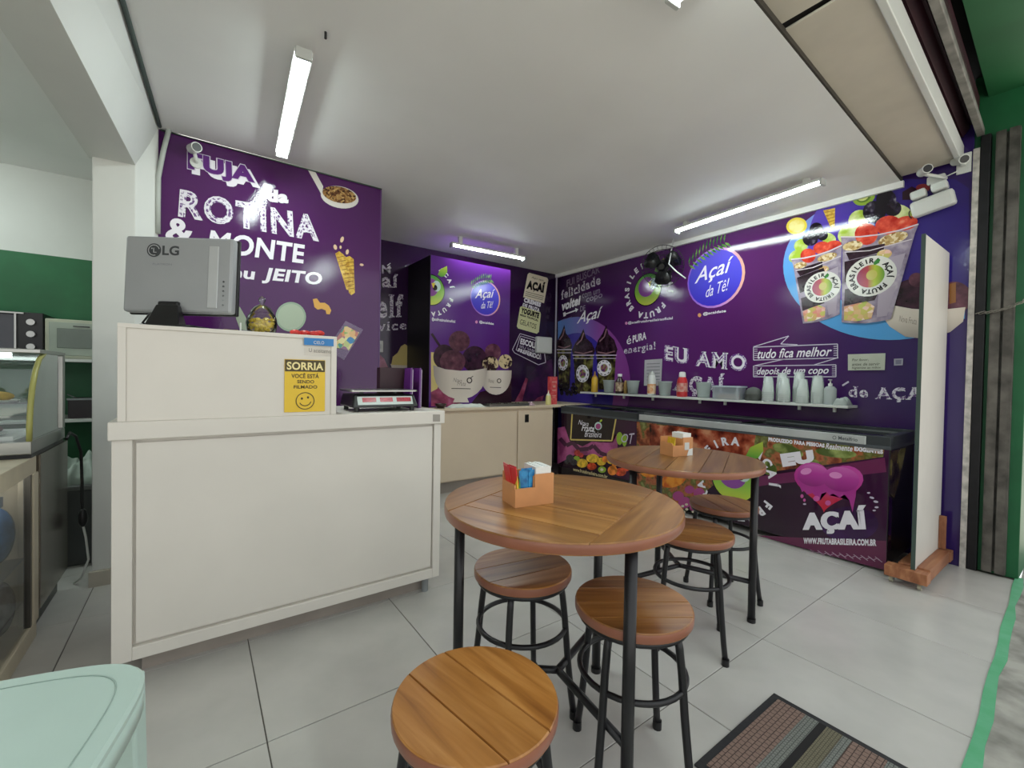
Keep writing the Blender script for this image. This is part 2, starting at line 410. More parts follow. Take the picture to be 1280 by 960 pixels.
# boarded strip and shutter box at the front
def skew(x0, x1, b0, b1, z0, z1): return MB().prism([(x0, yf(x0, b0)), (x1, yf(x1, b0)), (x1, yf(x1, b1)), (x0, yf(x0, b1))], z0, z1)
struct('ceiling_front_backing', skew(-3.3, XW, .63, 1.0, ZC+.05, ZC+.07), mat('void_shade', '15120f', .9))  # near-black colour stands in for the shade inside the shutter box
cf = bpy.data.objects['ceiling_front_backing']
for x0, x1, dz in ((-3.2, -1.3, 0), (-1.29, .36, 0), (.37, 2.11, .0), (2.14, 4.38, -.004)):
    p = MB().prism([(x0, yf(x0, .615)), (x1, yf(x1, .615)), (x1-.005, yf(x1, .94)), (x0+.012, yf(x0, .942))], ZC+dz+.03, ZC+dz+.042)
    p.build('panel', m_beige, cf, .003)
struct('trim_6', skew(-3.3, XW, .583, .615, ZC+.012, ZC+.14), m_whitep, bev=.004, label='white edge strip of the front ceiling boards')
struct('trim_7', MB().box(XW-.03, XW, 1.0, YB, ZC-.05, ZC-.001), m_ceil, label='pale crown strip above the right wall')
struct('trim_8', Box(XW-.012, XW+.0, .60, .632, 0, 2.95), mat('peeled_white_edge', 'c9c4bd', .7, var=.2, scale=20), label='peeled white edge of the wall vinyl')
struct('wall_front_right', MB().prism([(4.46, .36), (5.0, .36), (5.0, .64), (4.46, .64)], 0, 3.6), m_green, bev=.004, label='green painted wall end at the shop front')
struct('ceiling_canopy', MB().prism([(-3.3, -.5), (5.2, -.5), (5.2, yf(5.2, .474)), (-3.3, yf(-3.3, .474))], 3.3, 3.45), mat('green_soffit_paint', '1f6239', .6, var=.1, scale=2))
struct('wall_lintel', skew(-3.3, 5, .95, 1.05, ZC+.06, 3.5), mat('void_shade', '15120f', .9))
struct('ceiling_shutter_void', skew(-3.3, 5.0, .45, 1.0, 3.46, 3.5), mat('void_shade', '15120f', .9))

# roller shutter
rs = thing('roller_shutter', 'dark maroon rolled-up steel shutter above the shop opening', 'shutter', (2, .7, 2.98))
m_mar = mat('maroon_shutter_steel', '3a1522', .5, .2, var=.15)
sh = MB(); xa, xb = -3.2, 4.4
for k in range(16):
    a0, a1 = 2*PI*k/16, 2*PI*(k+1)/16; cyo = .74; cz = 3.19
    pr = []
    for a, r in ((a0, .185), (a0+.05, .205), (a1-.05, .205), (a1, .185)): pr.append((r*math.cos(a), r*math.sin(a)))
    vs = [(x, yf(x, cyo)+p, cz+q) for x in (xa, xb) for p, q in pr]
    sh.add(vs, [(i, i+1, i+5, i+4) for i in range(3)])
sh.build('rolled_curtain', m_mar, rs)
for k in range(4):
    z0 = 3.075+.055*k
    skew(-3.2, 4.4, .512, .522, z0+.004, z0+.055).build('slat', m_mar, rs)
skew(-3.2, 4.42, .483, .521, 3.03, 3.075).build('bottom_rail', mat('weathered_grey_steel', '8d8a84', .6, .4, var=.2, scale=12), rs, .004)
Box(2.55, 2.6, .49, .54, 3.0, 3.03).build('pull_tab', m_whitep, rs, .004)
gr = thing('shutter_guide', 'weathered steel shutter guide channel on the green wall', 'guide rail', (4.43, .47, 0))
m_wst = mat('scuffed_steel', '6e6a64', .55, .5, var=.25, scale=9, col2='4b4844', bump=.1)
Box(4.405, 4.46, .415, .425, .02, 3.02).build('flange', m_wst, gr); Box(4.405, 4.46, .515, .525, .02, 3.02).build('flange', m_wst, gr)
Box(4.447, 4.46, .425, .515, .02, 3.02).build('web', m_wst, gr); Box(4.40, 4.407, .423, .463, .02, 3.02).build('lip', m_wst, gr); Box(4.40, 4.407, .477, .517, .02, 3.02).build('lip', m_wst, gr)
tag(Box(4.41, 4.47, .548, .598, 0, 3.03).build('guide_post', mat('black_rail_steel', '17161a', .5, .3, var=.2, scale=15), None, .004), 'black steel rail between purple vinyl wall and green wall', 'rail')
ch = thing('chain', 'slack steel chain hung across the green wall', 'chain', (4.40, .5, 1.8))
mc = mat('chain_steel', 'a6a39b', .4, .9)
A = Vector((4.395, .585, 1.80)); B = Vector((4.33, .33, 1.875)); nl = 15
lk = MB().tube([(.016*math.cos(t)+(.008 if math.cos(t) > 0 else -.008), .008*math.sin(t), 0) for t in [2*PI*k/10 for k in range(10)]], .003, 5, True).mesh('link'); lk.materials.append(mc)
for k in range(nl):
    t = (k+.5)/nl; p = A.lerp(B, t); p.z -= .06*4*t*(1-t)*.5
    o = bpy.data.objects.new('link', lk); d = (B-A).normalized()
    o.matrix_basis = Matrix.Translation(p) @ d.to_track_quat('X', 'Z').to_matrix().to_4x4() @ Matrix.Rotation(PI/2*(k % 2), 4, 'X') @ Matrix.Scale(.82, 4)
    link(o, ch); o.matrix_parent_inverse = wm(ch).inverted()

# ============================================================ ceiling tube lights
m_tube = lamp_mat('lit_led_tube', (.87, 1.0, .96, 1), TUBE_STRENGTH)
def tube_light(a, b, z, label):
    a = Vector((a[0], a[1], z)); b = Vector((b[0], b[1], z)); L = (b-a).length
    t = thing('ceiling_light', label, 'tube light', ((a.x+b.x)/2, (a.y+b.y)/2, ZC), math.atan2(b.y-a.y, b.x-a.x), 'LED tube lights on the ceiling')
    W = Matrix.Translation((t.location.x, t.location.y, z)) @ Matrix.Rotation(t.rotation_euler.z, 4, 'Z')
    d = ZC-z
    MB().box(-L/2+.01, L/2-.01, -.040, .040, .010, .030, W).box(-L/2+.1, -L/2+.14, -.02, .02, .03, d, W).box(L/2-.14, L/2-.1, -.02, .02, .03, d, W).build('housing', m_whitep, t)
    n = 8; pr = [(.032*math.cos(PI+PI*i/n), .014*math.sin(PI+PI*i/n)+.010) for i in range(n+1)]
    vs = [W @ Vector((x, p, q)) for x in (-L/2+.02, L/2-.02) for p, q in pr]
    MB().add(vs, [(i, i+1, i+n+2, i+n+1) for i in range(n)], True).build('diffuser', m_tube, t, recalc=False)
    for s in (-1, 1): MB().box(s*L/2-.02 if s > 0 else -L/2, L/2 if s > 0 else -L/2+.02, -.036, .036, -.018, .032, W).build('end_cap', mat('pale_end_cap', 'b8bbb8', .4), t, .004)
tube_light((.398, 2.261), (.464, 3.399), 2.79, 'lit white tube light on the ceiling near the beam, above the monitor')
tube_light((2.27, 4.36), (3.26, 4.31), 2.745, 'lit white tube light above the purple bowl-printed cabinet')
tube_light((3.917, 2.647), (3.789, 1.319), 2.79, 'lit white tube light along the long purple wall, over the big freezer')
tube_light((-2.35, 4.15), (-1.2, 4.2), 2.79, 'tube light on the bakery ceiling left of the beam, out of view')
e = on(2, 2.79, 838, 4); tube_light((e.x-.08, e.y-1.2), (e.x, e.y), 2.79, 'lit tube light overhead at the front, only its tip showing')
tag(MB().tube([(on(2, ZC, 407, 40)), on(2, ZC, 407, 40)-Vector((0, 0, .03))], .006, 6).build('ceiling_hook', m_dark), 'short black cable stub in the ceiling', 'hook')

# ============================================================ counters
ct = thing('service_counter', 'long cream laminate service counter with framed front panel', 'counter', (.45, 2.65, 0))
Box(-.19, 1.13, 2.45, 2.95, 0, .13).build('plinth', mat('taupe_plinth', 'a39a90', .6), ct)
Box(-.275, 1.18, 2.385, 2.96, .10, 1.02).build('body', m_cream, ct)
Box(-.28, -.215, 2.36, 2.387, .095, 1.02).build('stile', m_cream, ct, .003); Box(1.14, 1.185, 2.36, 2.387, .095, 1.02).build('stile', m_cream, ct, .003)
Box(-.215, 1.14, 2.36, 2.387, .095, .15).build('rail', m_cream, ct, .003)
Box(-.205, 1.135, 2.372, 2.388, .16, 1.0).build('front_panel', m_cream, ct, .002)
Box(-.29, 1.20, 2.345, 2.97, 1.015, 1.09).build('countertop', m_cream, ct, .004)
MB().cyl((1.12, 2.42, 0), .02, 0, .095, 10).build('foot', m_grey, ct)
PQ = Plane(1, 2.345)
flat(PQ, 'label_sticker', [[(541, 518), (550, 518), (550, 527), (541, 527)]], mat('grey_label', '9b968e', .6), ct, 1, label='small grey square sticker')
rz = thing('counter_riser', 'cream box screen standing on the left of the service counter', 'counter screen', (.16, 2.5, 1.09))
Box(-.262, -.235, 2.355, 2.72, 1.09, 1.49).build('side_panel', m_cream, rz, .002); Box(.555, .582, 2.355, 2.72, 1.09, 1.49).build('side_panel', m_cream, rz, .002)
Box(-.235, .555, 2.362, 2.38, 1.09, 1.475).build('front_panel', m_cream, rz, .001); Box(-.262, .582, 2.354, 2.73, 1.472, 1.49).build('top', m_cream, rz, .002)
PR = Plane(1, 2.362)
m_paper = mat('white_paper', 'd9d8d3', .6, var=.02)
flat(PR, 'sticker', [[(380, 428), (418, 430), (418, 446), (380, 444)]], mat('offwhite_sticker', 'd6d0c6', .5), rz, 1)
s2 = flat(Plane(1, 2.354), 'sticker', [[(380, 422), (417, 424), (417, 433), (380, 431)]], mat('blue_sticker', '2a7fc4', .4), rz, 2, label='blue printed strip sticker')
text(Plane(1, 2.354), 'CIELO', [(392, 430), (405, 430.5), (405, 426.5), (392, 426)], m_paper, s2, 3)
text(PR, 'U aceitamos', [(386, 440), (416, 442), (416, 437), (386, 435)], mat('faint_ink', '8d8780', .6), rz, 3)
sg = thing('surveillance_sign', 'yellow notice reading SORRIA with a smiling face, stuck on the cream screen', 'sign', tuple(on(1, 2.36, 380, 514)))
m_yel = mat('yellow_sign', 'e5bf2e', .4, var=.02); m_brn = mat('brown_ink', '4a3d17', .5)
x0, z0, x1, z1 = .342, 1.108, .527, 1.367
Box(x0, x1, 2.357, 2.3615, z0, z1).build('plate', m_yel, sg)
PS = Plane(1, 2.357)
def sq(a0, b0, a1, b1): return [(x0+(x1-x0)*a0, z0+(z1-z0)*b0), (x0+(x1-x0)*a1, z0+(z1-z0)*b0), (x0+(x1-x0)*a1, z0+(z1-z0)*b1), (x0+(x1-x0)*a0, z0+(z1-z0)*b1)]
flat(PS, 'header_band', [sq(.01, .77, .99, .99)], m_brn, sg, 1, False)
text(PS, 'SORRIA', sq(.05, .80, .95, .95), mat('pale_yellow_ink', 'efe0a0', .5), sg, 2, px=False, bold=.03)
text(PS, 'VOCÊ ESTÁ', sq(.16, .645, .84, .745), m_brn, sg, 2, px=False, bold=.02)
text(PS, 'SENDO', sq(.30, .545, .72, .61), m_brn, sg, 2, px=False, bold=.02)
text(PS, 'FILMADO', sq(.22, .445, .80, .51), m_brn, sg, 2, px=False, bold=.02)
cx, cz, rr = (x0+x1)/2, z0+(z1-z0)*.21, .043
flat(PS, 'smile', annulus(cx, cz, rr, rr, .004)+[ell(cx-.015, cz+.012, .005, .006), ell(cx+.013, cz+.017, .005, .006)]+line(ell(cx, cz, .026, .024, 0, 14, PI*1.12, PI*1.95), .004), m_brn, sg, 2, False)

# back counter
bc = thing('back_counter', 'cream base cabinet with two doors along the back wall', 'cabinet', (2.5, 4.6, 0))
m_cream2 = mat('warm_cream_laminate', 'd8c6ad', .4, var=.02, scale=2.5)
Box(1.3, 3.66, 4.33, 4.98, 0, .14).build('plinth', mat('taupe_plinth', 'a39a90', .6), bc)
Box(1.28, 3.715, 4.25, 5.0, .135, .915).build('body', m_cream2, bc, .002)
for a, b in ((1.32, 3.135), (3.15, 3.70)): 
    d = Box(a, b, 4.228, 4.249, .15, .885).build('door', m_cream2, bc, .003)
    if a > 3: Box(a+.10, a+.16, 4.2265, 4.2285, .745, .84).build('finger_slot', m_dark, d)
tag(Box(1.27, 4.40, 4.215, 5.005, .916, .945).build('back_countertop', m_cream2, None, .004), 'cream worktop running along the back wall to the corner', 'worktop')

# vinyl-wrapped cabinet against the back wall
XB0, XB1, YBX = 2.055, 3.12, 4.40
bx = tag(Box(XB0, XB1, YBX, YB-.003, .947, 2.61).build('vinyl_wrapped_cabinet', m_box_vin), 'tall cabinet wrapped in purple vinyl printed with ice cream bowls', 'cabinet')
Box(XB0-.004, XB0, YBX, YB-.003, .946, 2.61).build('side_panel', mat('black_side', '0d0a10', .45), bx)

# ============================================================ freezers
m_lid = mat('dark_lid_glass', '1a1d20', .06, spec=.8, var=0); m_rim = mat('silver_rim', 'c3c7c6', .35, .3); m_fblk = mat('freezer_black', '1b1219', .4)
m_frz1 = vinyl('freezer_print_dark', None, None, 'y', 1, [(0, '3b1838'), (.35, '2a1427'), (1, '241022')], bump=.02)
def freezer(y0, y1, label, strip):
    f = thing('chest_freezer', label, 'freezer', (4.12, (y0+y1)/2, 0))
    Box(3.822, 4.40, y0, y1, .05, .845).build('body', m_fblk, f, .004)
    Box(3.82, 3.8225, y0+.006, y1-.006, .06, .845).build('front_skin', m_frz1, f)
    if strip: Box(3.806, 3.83, y0+.13, y1-.02, .865, .925).build('front_rim', m_rim, f, .004)
    Box(3.81, 4.40, y0-.005, y1, .845, .868).build('collar', mat('grey_collar', '4b5054', .35), f, .003)
    MB().box(3.812, 3.87, y0-.006, y1, .866, .932).box(4.35, 4.405, y0-.006, y1, .866, .95).box(3.87, 4.35, y0-.006, y0+.05, .866, .94).box(3.87, 4.35, y1-.05, y1, .866, .94).build('top_frame', mat('charcoal_frame', '33383b', .35), f, .004)
    n = 2; L = (y1-y0-.1)/n
    for k in range(n):
        l = Box(3.87, 4.35, y0+.05+L*k-.015, y0+.05+L*(k+1)+.015, .915+.012*k, .922+.012*k).build('sliding_lid', m_lid, f)
        for xx in (3.868, 4.335): Box(xx, xx+.017, y0+.05+L*k-.015, y0+.05+L*(k+1)+.015, .913+.012*k, .928+.012*k).build('lid_frame', mat('alu_trim', '9a9fa0', .3, .8), l)
    for y in (y0+.1, y1-.1):
        for x in (3.9, 4.32):
            c = MB().cyl((0, 0, 0), .026, -.012, .012, 12, T=Matrix.Translation((x, y, .026)) @ Matrix.Rotation(PI/2, 4, 'Y')).build('caster', m_whitep, f)
    return f
fz1 = freezer(.895, 2.985, 'long chest freezer printed with a pink heart and AÇAÍ, grey sliding lids', True)
fz2 = freezer(3.0, 4.20, 'smaller chest freezer with fruit print and gold framed logo, in the corner', False)

# ============================================================ bistro tables and stools
m_wood = wood('oiled_teak', '744a22', '94662f', 'ab7d45'); m_wood_s = wood('golden_teak', '7d4c1e', 'a06a30', 'b68146', 1.2)
m_edge = mat('reddish_rim', '96604a', .35, var=.08, scale=8)
def clip(poly, n, d):      # keep n.p <= d
    out = []
    for i in range(len(poly)):
        p, q = poly[i], poly[(i+1) % len(poly)]; a = n[0]*p[0]+n[1]*p[1]-d; b = n[0]*q[0]+n[1]*q[1]-d
        if a <= 0: out.append(p)
        if a*b < 0: t = a/(a-b); out.append((p[0]+(q[0]-p[0])*t, p[1]+(q[1]-p[1])*t))
    return out
def plank(r, n, lo, hi, z0, z1, m, parent, n2=None, lo2=0, hi2=0, turn=0, gap=.0012):
    pl_ = [(r*math.cos(2*PI*i/64), r*math.sin(2*PI*i/64)) for i in range(64)]
    pl_ = clip(pl_, n, hi-gap); pl_ = clip(pl_, (-n[0], -n[1]), -(lo+gap))
    if n2: pl_ = clip(pl_, n2, hi2-gap); pl_ = clip(pl_, (-n2[0], -n2[1]), -(lo2+gap))
    if len(pl_) < 3: return
    c, s = math.cos(-turn), math.sin(-turn)
    mb = MB().prism([(x*c-y*s, x*s+y*c) for x, y in pl_], z0, z1, .003)
    o = mb.build('plank', m, None); C.objects.unlink(o); o.rotation_euler = (0, 0, turn); link(o, parent); return o
def stool(label, cuts):
    t = thing('bar_stool', label, 'stool', (0, 0, 0), 0, 'round wooden stools at the tables')
    H, R = .555, .19
    seat = MB().cyl((0, 0, 0), R-.008, H-.034, H-.006, 40).build('seat', m_edge, t)
    for lo, hi in zip(cuts, cuts[1:]):
        plank(R, (0, 1), lo, hi, H-.031, H, m_wood_s, seat, gap=.0016)
    MB().lathe([(R-.002, H-.033), (R+.0015, H-.028), (R+.002, H-.009), (R+.0005, H-.004)], (0, 0, 0), 48).build('edge_band', m_edge, t)
    MB().tube([(.172*math.cos(2*PI*k/36), .172*math.sin(2*PI*k/36), H-.044) for k in range(36)], .010, 8, True).build('seat_ring', m_black, t)
    for k in range(4):
        a = PI/4+PI/2*k; c, s = math.cos(a), math.sin(a)
        prof = [(.150, H-.044), (.160, H-.09), (.170, H-.17), (.182, .25), (.199, .1), (.212, .012)]
        l = MB().tube([(r*c, r*s, z) for r, z in prof], .0125, 10).build('leg', m_black, t)
        MB().cyl((.212*c, .212*s, 0), .0165, 0, .03, 10).build('rubber_foot', m_dark, l)
    MB().tube([(.172*math.cos(2*PI*k/36), .172*math.sin(2*PI*k/36), .335) for k in range(36)], .0095, 8, True).build('foot_ring', m_black, t)
    return t
proto = {}
for (x, y, a, n, lb) in ((.53, .857, -80, 3, 'round wooden stool nearest the camera, in front of the first table'),
                      (1.046, 1.357, -8, 3, 'round wooden stool half under the near table on the counter side'),
                      (1.188, .934, -34, 4, 'round striped wooden stool right of the near table leg'),
                      (2.003, 1.224, -57, 4, 'round wooden stool between the two tables, before the far table'),
                      (2.605, 1.39, -122, 3, 'round wooden stool behind the far table, by the freezer')):
    if n not in proto: proto[n] = o = stool(lb, {3: (-.2, -.07, .045, .2), 4: (-.2, -.10, -.005, .09, .2)}[n])
    else: o = copy_tree(proto[n]); o['label'] = lb
    o.location = (x, y, 0); o.rotation_euler = (0, 0, math.radians(a))
def bistro(cx, cy, legs, label, planks):
    t = thing('bistro_table', label, 'table', (cx, cy, 0), 0, 'round wooden bistro tables')
    H, R = .85, .424
    b = MB().cyl((cx, cy, 0), R-.012, H-.036, H-.008, 48).build('table_top', m_edge, t)
    for args in planks: 
        o = plank(R, args[0], args[1], args[2], H-.034, H, m_wood, b, *args[3:6], turn=args[6])
        o.location = (cx, cy, 0)
    MB().lathe([(R-.003, H-.036), (R+.0015, H-.03), (R+.002, H-.010), (R+.0005, H-.004)], (cx, cy, 0), 72).build('edge_band', m_edge, t)
    P = []
    for a in legs:
        a = math.radians(a); x, y = cx+.375*math.cos(a), cy+.375*math.sin(a); P.append((x, y))
        l = MB().tube([(x, y, H-.036), (x, y, .01)], .019, 14).build('leg', m_black, t)
        MB().cyl((x, y, 0), .022, 0, .02, 14).build('rubber_foot', m_dark, l)
    zs = .215
    for x, y in P:
        MB().tube([(x, y, zs), (cx+(x-cx)*.10, cy+(y-cy)*.10, zs), (cx, cy, zs)], .0135, 10).build('stretcher', m_black, t)
    MB().tube([(P[0][0], P[0][1], H-.05), (P[1][0], P[1][1], H-.05), (P[2][0], P[2][1], H-.05)], .011, 6, True).build('top_frame', m_black, t)
    return t
def frame(deg):
    a = math.radians(deg); return (math.cos(a), math.sin(a)), (-math.sin(a), math.cos(a)), a
d, n, a = frame(22)
bistro(1.09, 1.19, (21, 141, 261), 'near round wooden table on three black legs, end boards across its planks',
       [(n, -.45, -.25, None, 0, 0, a), (n, .25, .45, None, 0, 0, a)] +
       [(d, lo, hi, n, -.25, .25, a+PI/2) for lo, hi in ((-.44, -.26), (-.26, -.10), (-.10, .05), (.05, .2), (.2, .44))])
d, n, a = frame(25)
bistro(2.29, 1.475, (-68, 54, 172), 'far round wooden table on three black legs beside the freezers',
       [(n, lo, hi, None, 0, 0, a) for lo, hi in ((-.45, -.236), (-.236, -.135), (-.135, .02), (.02, .176), (.176, .45))])
# ============================================================ prints on walls and freezers
RW, BW, LW, BX, FZ = Plane(0, XW), Plane(1, YB), Plane(1, YL), Plane(1, YBX), Plane(0, 3.82)
I = lambda n, c, **k: vinyl('ink_'+n, c, **k)
k_white = I('white', 'e6e2ea'); k_grey = I('pale', 'c9bfd2'); k_purple = I('purple', '5a2674'); k_black = I('black', '120d14')
k_cream = I('cream', 'd8cdb8'); k_green = I('green', '86b935'); k_lime = I('lime', 'b4cf45'); k_leaf = I('leaf', '3c7d3a'); k_red = I('red', 'cf3a2e')
k_yel = I('yellow', 'e6cf4a'); k_orange = I('orange', 'dd8136'); k_dark = I('dark_berry', '2b1220'); k_brown = I('brown', '4a2620')
k_choc = vinyl('ink_scoop', None, None, 'noise', 14, [(.3, '3d1c2c'), (.6, '643a49'), (.8, '7d5562')])
k_chocd = vinyl('ink_scoop_dark', None, None, 'noise', 16, [(.3, '1d0d18'), (.6, '3a1c2e'), (.8, '4a2a3c')])
k_bowl = vinyl('ink_bowl', None, None, 'x', 1, [(0, '9d928a'), (.3, 'd3c8bb'), (.7, 'd9cfc3'), (1, 'b3a79c')])
k_bowl2 = vinyl('ink_bowl_soft', None, None, 'z', 1, [(0, '9c9188'), (.6, 'cfc4b8'), (1, 'd6cbbf')])
k_ball = vinyl('ink_ball', None, None, 'z', 1, [(0, '3f34b8'), (.5, '4c49c8'), (1, '5f55cf')])
k_rim = vinyl('ink_ball_rim', None, None, 'x', 1, [(0, '8d5fd6'), (.6, 'c58bd8'), (1, 'e2a889')])
k_rimr = vinyl('ink_ball_rim_long', None, None, 'y', 1, [(0, 'e2a889'), (.4, 'c58bd8'), (1, '8d5fd6')])
k_chalk = chalk('ink_chalk', 'ddd8e2', '6a4a80'); k_chalk2 = chalk('ink_chalk_fine', 'd3cdd8', '57386a', .40, .55, 80); k_gold = I('gold', 'b9963f')
k_grain = vinyl('ink_granola', None, None, 'cells', 70, [(0, '2e1a12'), (.4, '6b4426'), (.7, '97703f'), (1, 'c4a368')])
k_wafer = vinyl('ink_wafer', None, None, 'noise', 40, [(.35, 'b98a2c'), (.6, 'ddb94e')])
k_maroon = I('maroon', '6d2548'); k_pink = vinyl('ink_pink_cloth', None, None, 'noise', 8, [(.35, '6b2342'), (.55, '97405f'), (.75, 'b3668a')])
k_cup = vinyl('ink_clear_cup', None, None, 'noise', 12, [(.3, '6f5f72'), (.5, '94879a'), (.7, 'b5a8b4')])
k_acai = vinyl('ink_acai', None, None, 'noise', 18, [(.3, '1a0d14'), (.6, '33202c'), (.8, '4d3a44')])
k_fruitmix = vinyl('ink_fruit_mix', None, None, 'cells', 30, [(0, 'd8b48a'), (.3, 'cda86a'), (.55, 'b9c063'), (.8, 'd98a7d'), (1, 'efe3cf')])

# ---- logo with letters round a fruit disc; half=True keeps the right half (cut by the cabinet edge)
def fruit_logo(pl, parent, c, R, h, half=False, sx=1, layer=2, light=None, start=52, dark_ring=False):
    a0, a1 = (-PI/2, PI/2) if half else (0, 2*PI)
    def E(r, dx=0, dy=0, ry=None): 
        return ell(c[0]+dx*sx, c[1]+dy, r*sx, ry or r, 0, 28, a0, a1)
    g = vinyl('ink_fruit_green', None, None, 'z', 1, [(0, 'c9d34a'), (.35, '93c24a'), (1, '4f9a4a')])
    flat(pl, 'logo_shadow', [E(R*.70)], k_black, parent, layer, False)
    flat(pl, 'logo_disc', [E(R*.66)], g, parent, layer+1, False)
    flat(pl, 'logo_core', [ell(c[0]+(R*.05 if half else -R*.05)*sx, c[1]+R*.12, R*.42*sx, R*.42, 0, 24, a0, a1) if not half else ell(c[0], c[1]+R*.12, R*.36*sx, R*.40, 0, 24, a0, a1)], I('logo_purple', '8a4a9a'), parent, layer+2, False)
    flat(pl, 'logo_highlight', [ell(c[0]+R*.28*sx, c[1]+R*.2, R*.2*sx, R*.24)], I('logo_pale', 'bfd7d2'), parent, layer+3, False)
    flat(pl, 'logo_mark', [ell(c[0]+R*.2*sx, c[1]+R*.12, R*.11*sx, R*.13)], k_black, parent, layer+4, False)
    flat(pl, 'logo_accent', [[(c[0]+.02*R*sx, c[1]+.3*R), (c[0]+.22*R*sx, c[1]+.34*R), (c[0]+.12*R*sx, c[1]+.08*R)]], k_yel, parent, layer+5, False)
    lf = [(c[0]+R*x*sx, c[1]+R*y) for x, y in ((.33, .72), (.45, .98), (.78, 1.18), (.80, .92), (.66, .70), (.5, .64))]
    flat(pl, 'logo_leaf', [lf], vinyl('ink_logo_leaf', None, None, 'z', 1, [(0, '4f9a3d'), (1, 'b8c94a')]), parent, layer+2, False)
    s = 'AÇAÍ FRUTA BRASILEIRA '
    ring_text(pl, s, c, R*.98, h, math.radians(start-14), 2*PI/len(s)*.98, light or k_white, parent, layer+2, .05, sx, (lambda a: math.cos(a) > .08) if half else None, name='logo_lettering')
def palm_ball(pl, parent, c, r, rim, sx=1, layer=2, txt=True, lean=0):
    flat(pl, 'ball_rim', [ell(c[0], c[1], r*sx, r)], rim, parent, layer, False)
    flat(pl, 'ball', [ell(c[0]-.02*r*sx, c[1]+.0*r, r*.93*sx, r*.93)], k_ball, parent, layer+1, False)
    lv = []
    p0, p1 = (-.95, .62), (.3, 1.12)
    for k in range(11):
        t = k/10; x = p0[0]+(p1[0]-p0[0])*t; y = p0[1]+(p1[1]-p0[1])*t+.12*math.sin(PI*t)
        for sg in (1, -1):
            d = math.radians(22+sg*62); L = .38*(1-.35*abs(t-.5))
            lv.append([(c[0]+r*x*sx, c[1]+r*y), (c[0]+r*(x+L*.5*math.cos(d)+.03)*sx, c[1]+r*(y+L*.5*math.sin(d)+.03)), (c[0]+r*(x+L*math.cos(d))*sx, c[1]+r*(y+L*math.sin(d))), (c[0]+r*(x+L*.5*math.cos(d)-.04)*sx, c[1]+r*(y+L*.5*math.sin(d)-.02))])
    flat(pl, 'palm_leaf', lv, vinyl('ink_palm', None, None, 'noise', 20, [(.4, '2f6b3a'), (.6, '7aa653')]), parent, layer+3, False)
    def Q(x0, y0, x1, y1, h): return [(c[0]+r*x0*sx, c[1]+r*y0), (c[0]+r*x1*sx, c[1]+r*y1), (c[0]+r*x1*sx, c[1]+r*(y1+h)), (c[0]+r*x0*sx, c[1]+r*(y0+h))]
    text(pl, 'Açaí', Q(-.72, -.22+lean*.3, .62, -.05+lean, .62), k_white, parent, layer+4, px=False, shear=.35, bold=.01)
    text(pl, 'da Tê!', Q(-.3, -.62, .5, -.5+lean*.6, .38), k_white, parent, layer+4, px=False, shear=.35)

# ------------------------------------------------------------ partition (left wall)
text(LW, 'FUJA', [(233.7, 217.5), (320, 235), (318.7, 209), (233.7, 188)], k_white, wl, 1, dx=6, dy=6, bold=.09, name='mural_lettering')
text(LW, 'FUJA', [(233.7, 217.5), (320, 235), (318.7, 209), (233.7, 188)], I('outline', 'cfc3d6'), wl, 2, bold=.095, name='mural_lettering')
text(LW, 'FUJA', [(234.6, 216.8), (319, 234.2), (317.7, 209.8), (234.6, 188.8)], k_purple, wl, 3, bold=.06, name='mural_lettering')
text(LW, 'da', [(333.7, 252), (360.5, 255), (360.5, 239), (333.7, 236)], k_white, wl, 2, bold=.07, name='mural_lettering')
text(LW, 'ROTINA', [(222.5, 271), (398.7, 302.5), (396, 270), (225, 236)], k_chalk, wl, 2, bold=.04, name='mural_lettering', space=1.15)
text(LW, 'ROTINA', [(222.5, 271), (398.7, 302.5), (396, 270), (225, 236)], k_white, wl, 3, outline=.012, name='mural_lettering', space=1.15)
text(LW, '&', [(206, 302), (246, 306), (240, 276), (209, 271)], k_white, wl, 2, bold=.03, name='mural_lettering')
text(LW, 'MONTE', [(259, 314), (381, 330), (381, 306), (261, 287)], k_white, wl, 2, bold=.03, name='mural_lettering', shear=.1)
text(LW, 'Seu', [(271, 345), (319, 350), (319, 335), (271, 329)], k_white, wl, 2, bold=.03, name='mural_lettering', shear=.1)
text(LW, 'JEITO', [(327, 354), (402.5, 361), (402.5, 341), (330, 334)], k_white, wl, 2, bold=.035, name='mural_lettering', shear=.1)
flat(LW, 'mural_spoon', [[(384, 211), (393, 213), (404, 233), (402, 244), (399, 238)], ell(424.5, 246.5, 24, 13.5, .22)], I('spoon', 'd5d0cb'), wl, 1)
flat(LW, 'mural_granola', [ell(424, 243.5, 21.5, 10, .22)], k_grain, wl, 2)
flat(LW, 'mural_wafer', [[(419, 317), (424, 314), (429, 318), (433, 322), (437, 363), (433, 362)], [(431, 322), (437, 320), (442, 324), (443.5, 366), (439, 369), (436, 366)]], k_wafer, wl, 2)
flat(LW, 'mural_wafer_stripes', sum([line([(421+k*1.9, 322+k*5.2), (431+k*1.2, 320+k*5.4)], .9) for k in range(8)], []) + sum([line([(432.5+k*.4, 329+k*4.6), (442.5, 327+k*4.8)], .9) for k in range(8)], []), I('wafer_line', '8a5f1d'), wl, 3)
flat(LW, 'mural_crumbs', [ell(427.5, 299.5, 2.2, 4, .3, 8), ell(419, 309, 2.2, 3.6, -.3, 8), ell(425.6, 309, 1.4, 2.2, 0, 8), ell(434, 315, 2, 3.4, .2, 8), ell(452, 331, 2.6, 1.6, .2, 8)], I('crumb', 'e0bfa0'), wl, 2)
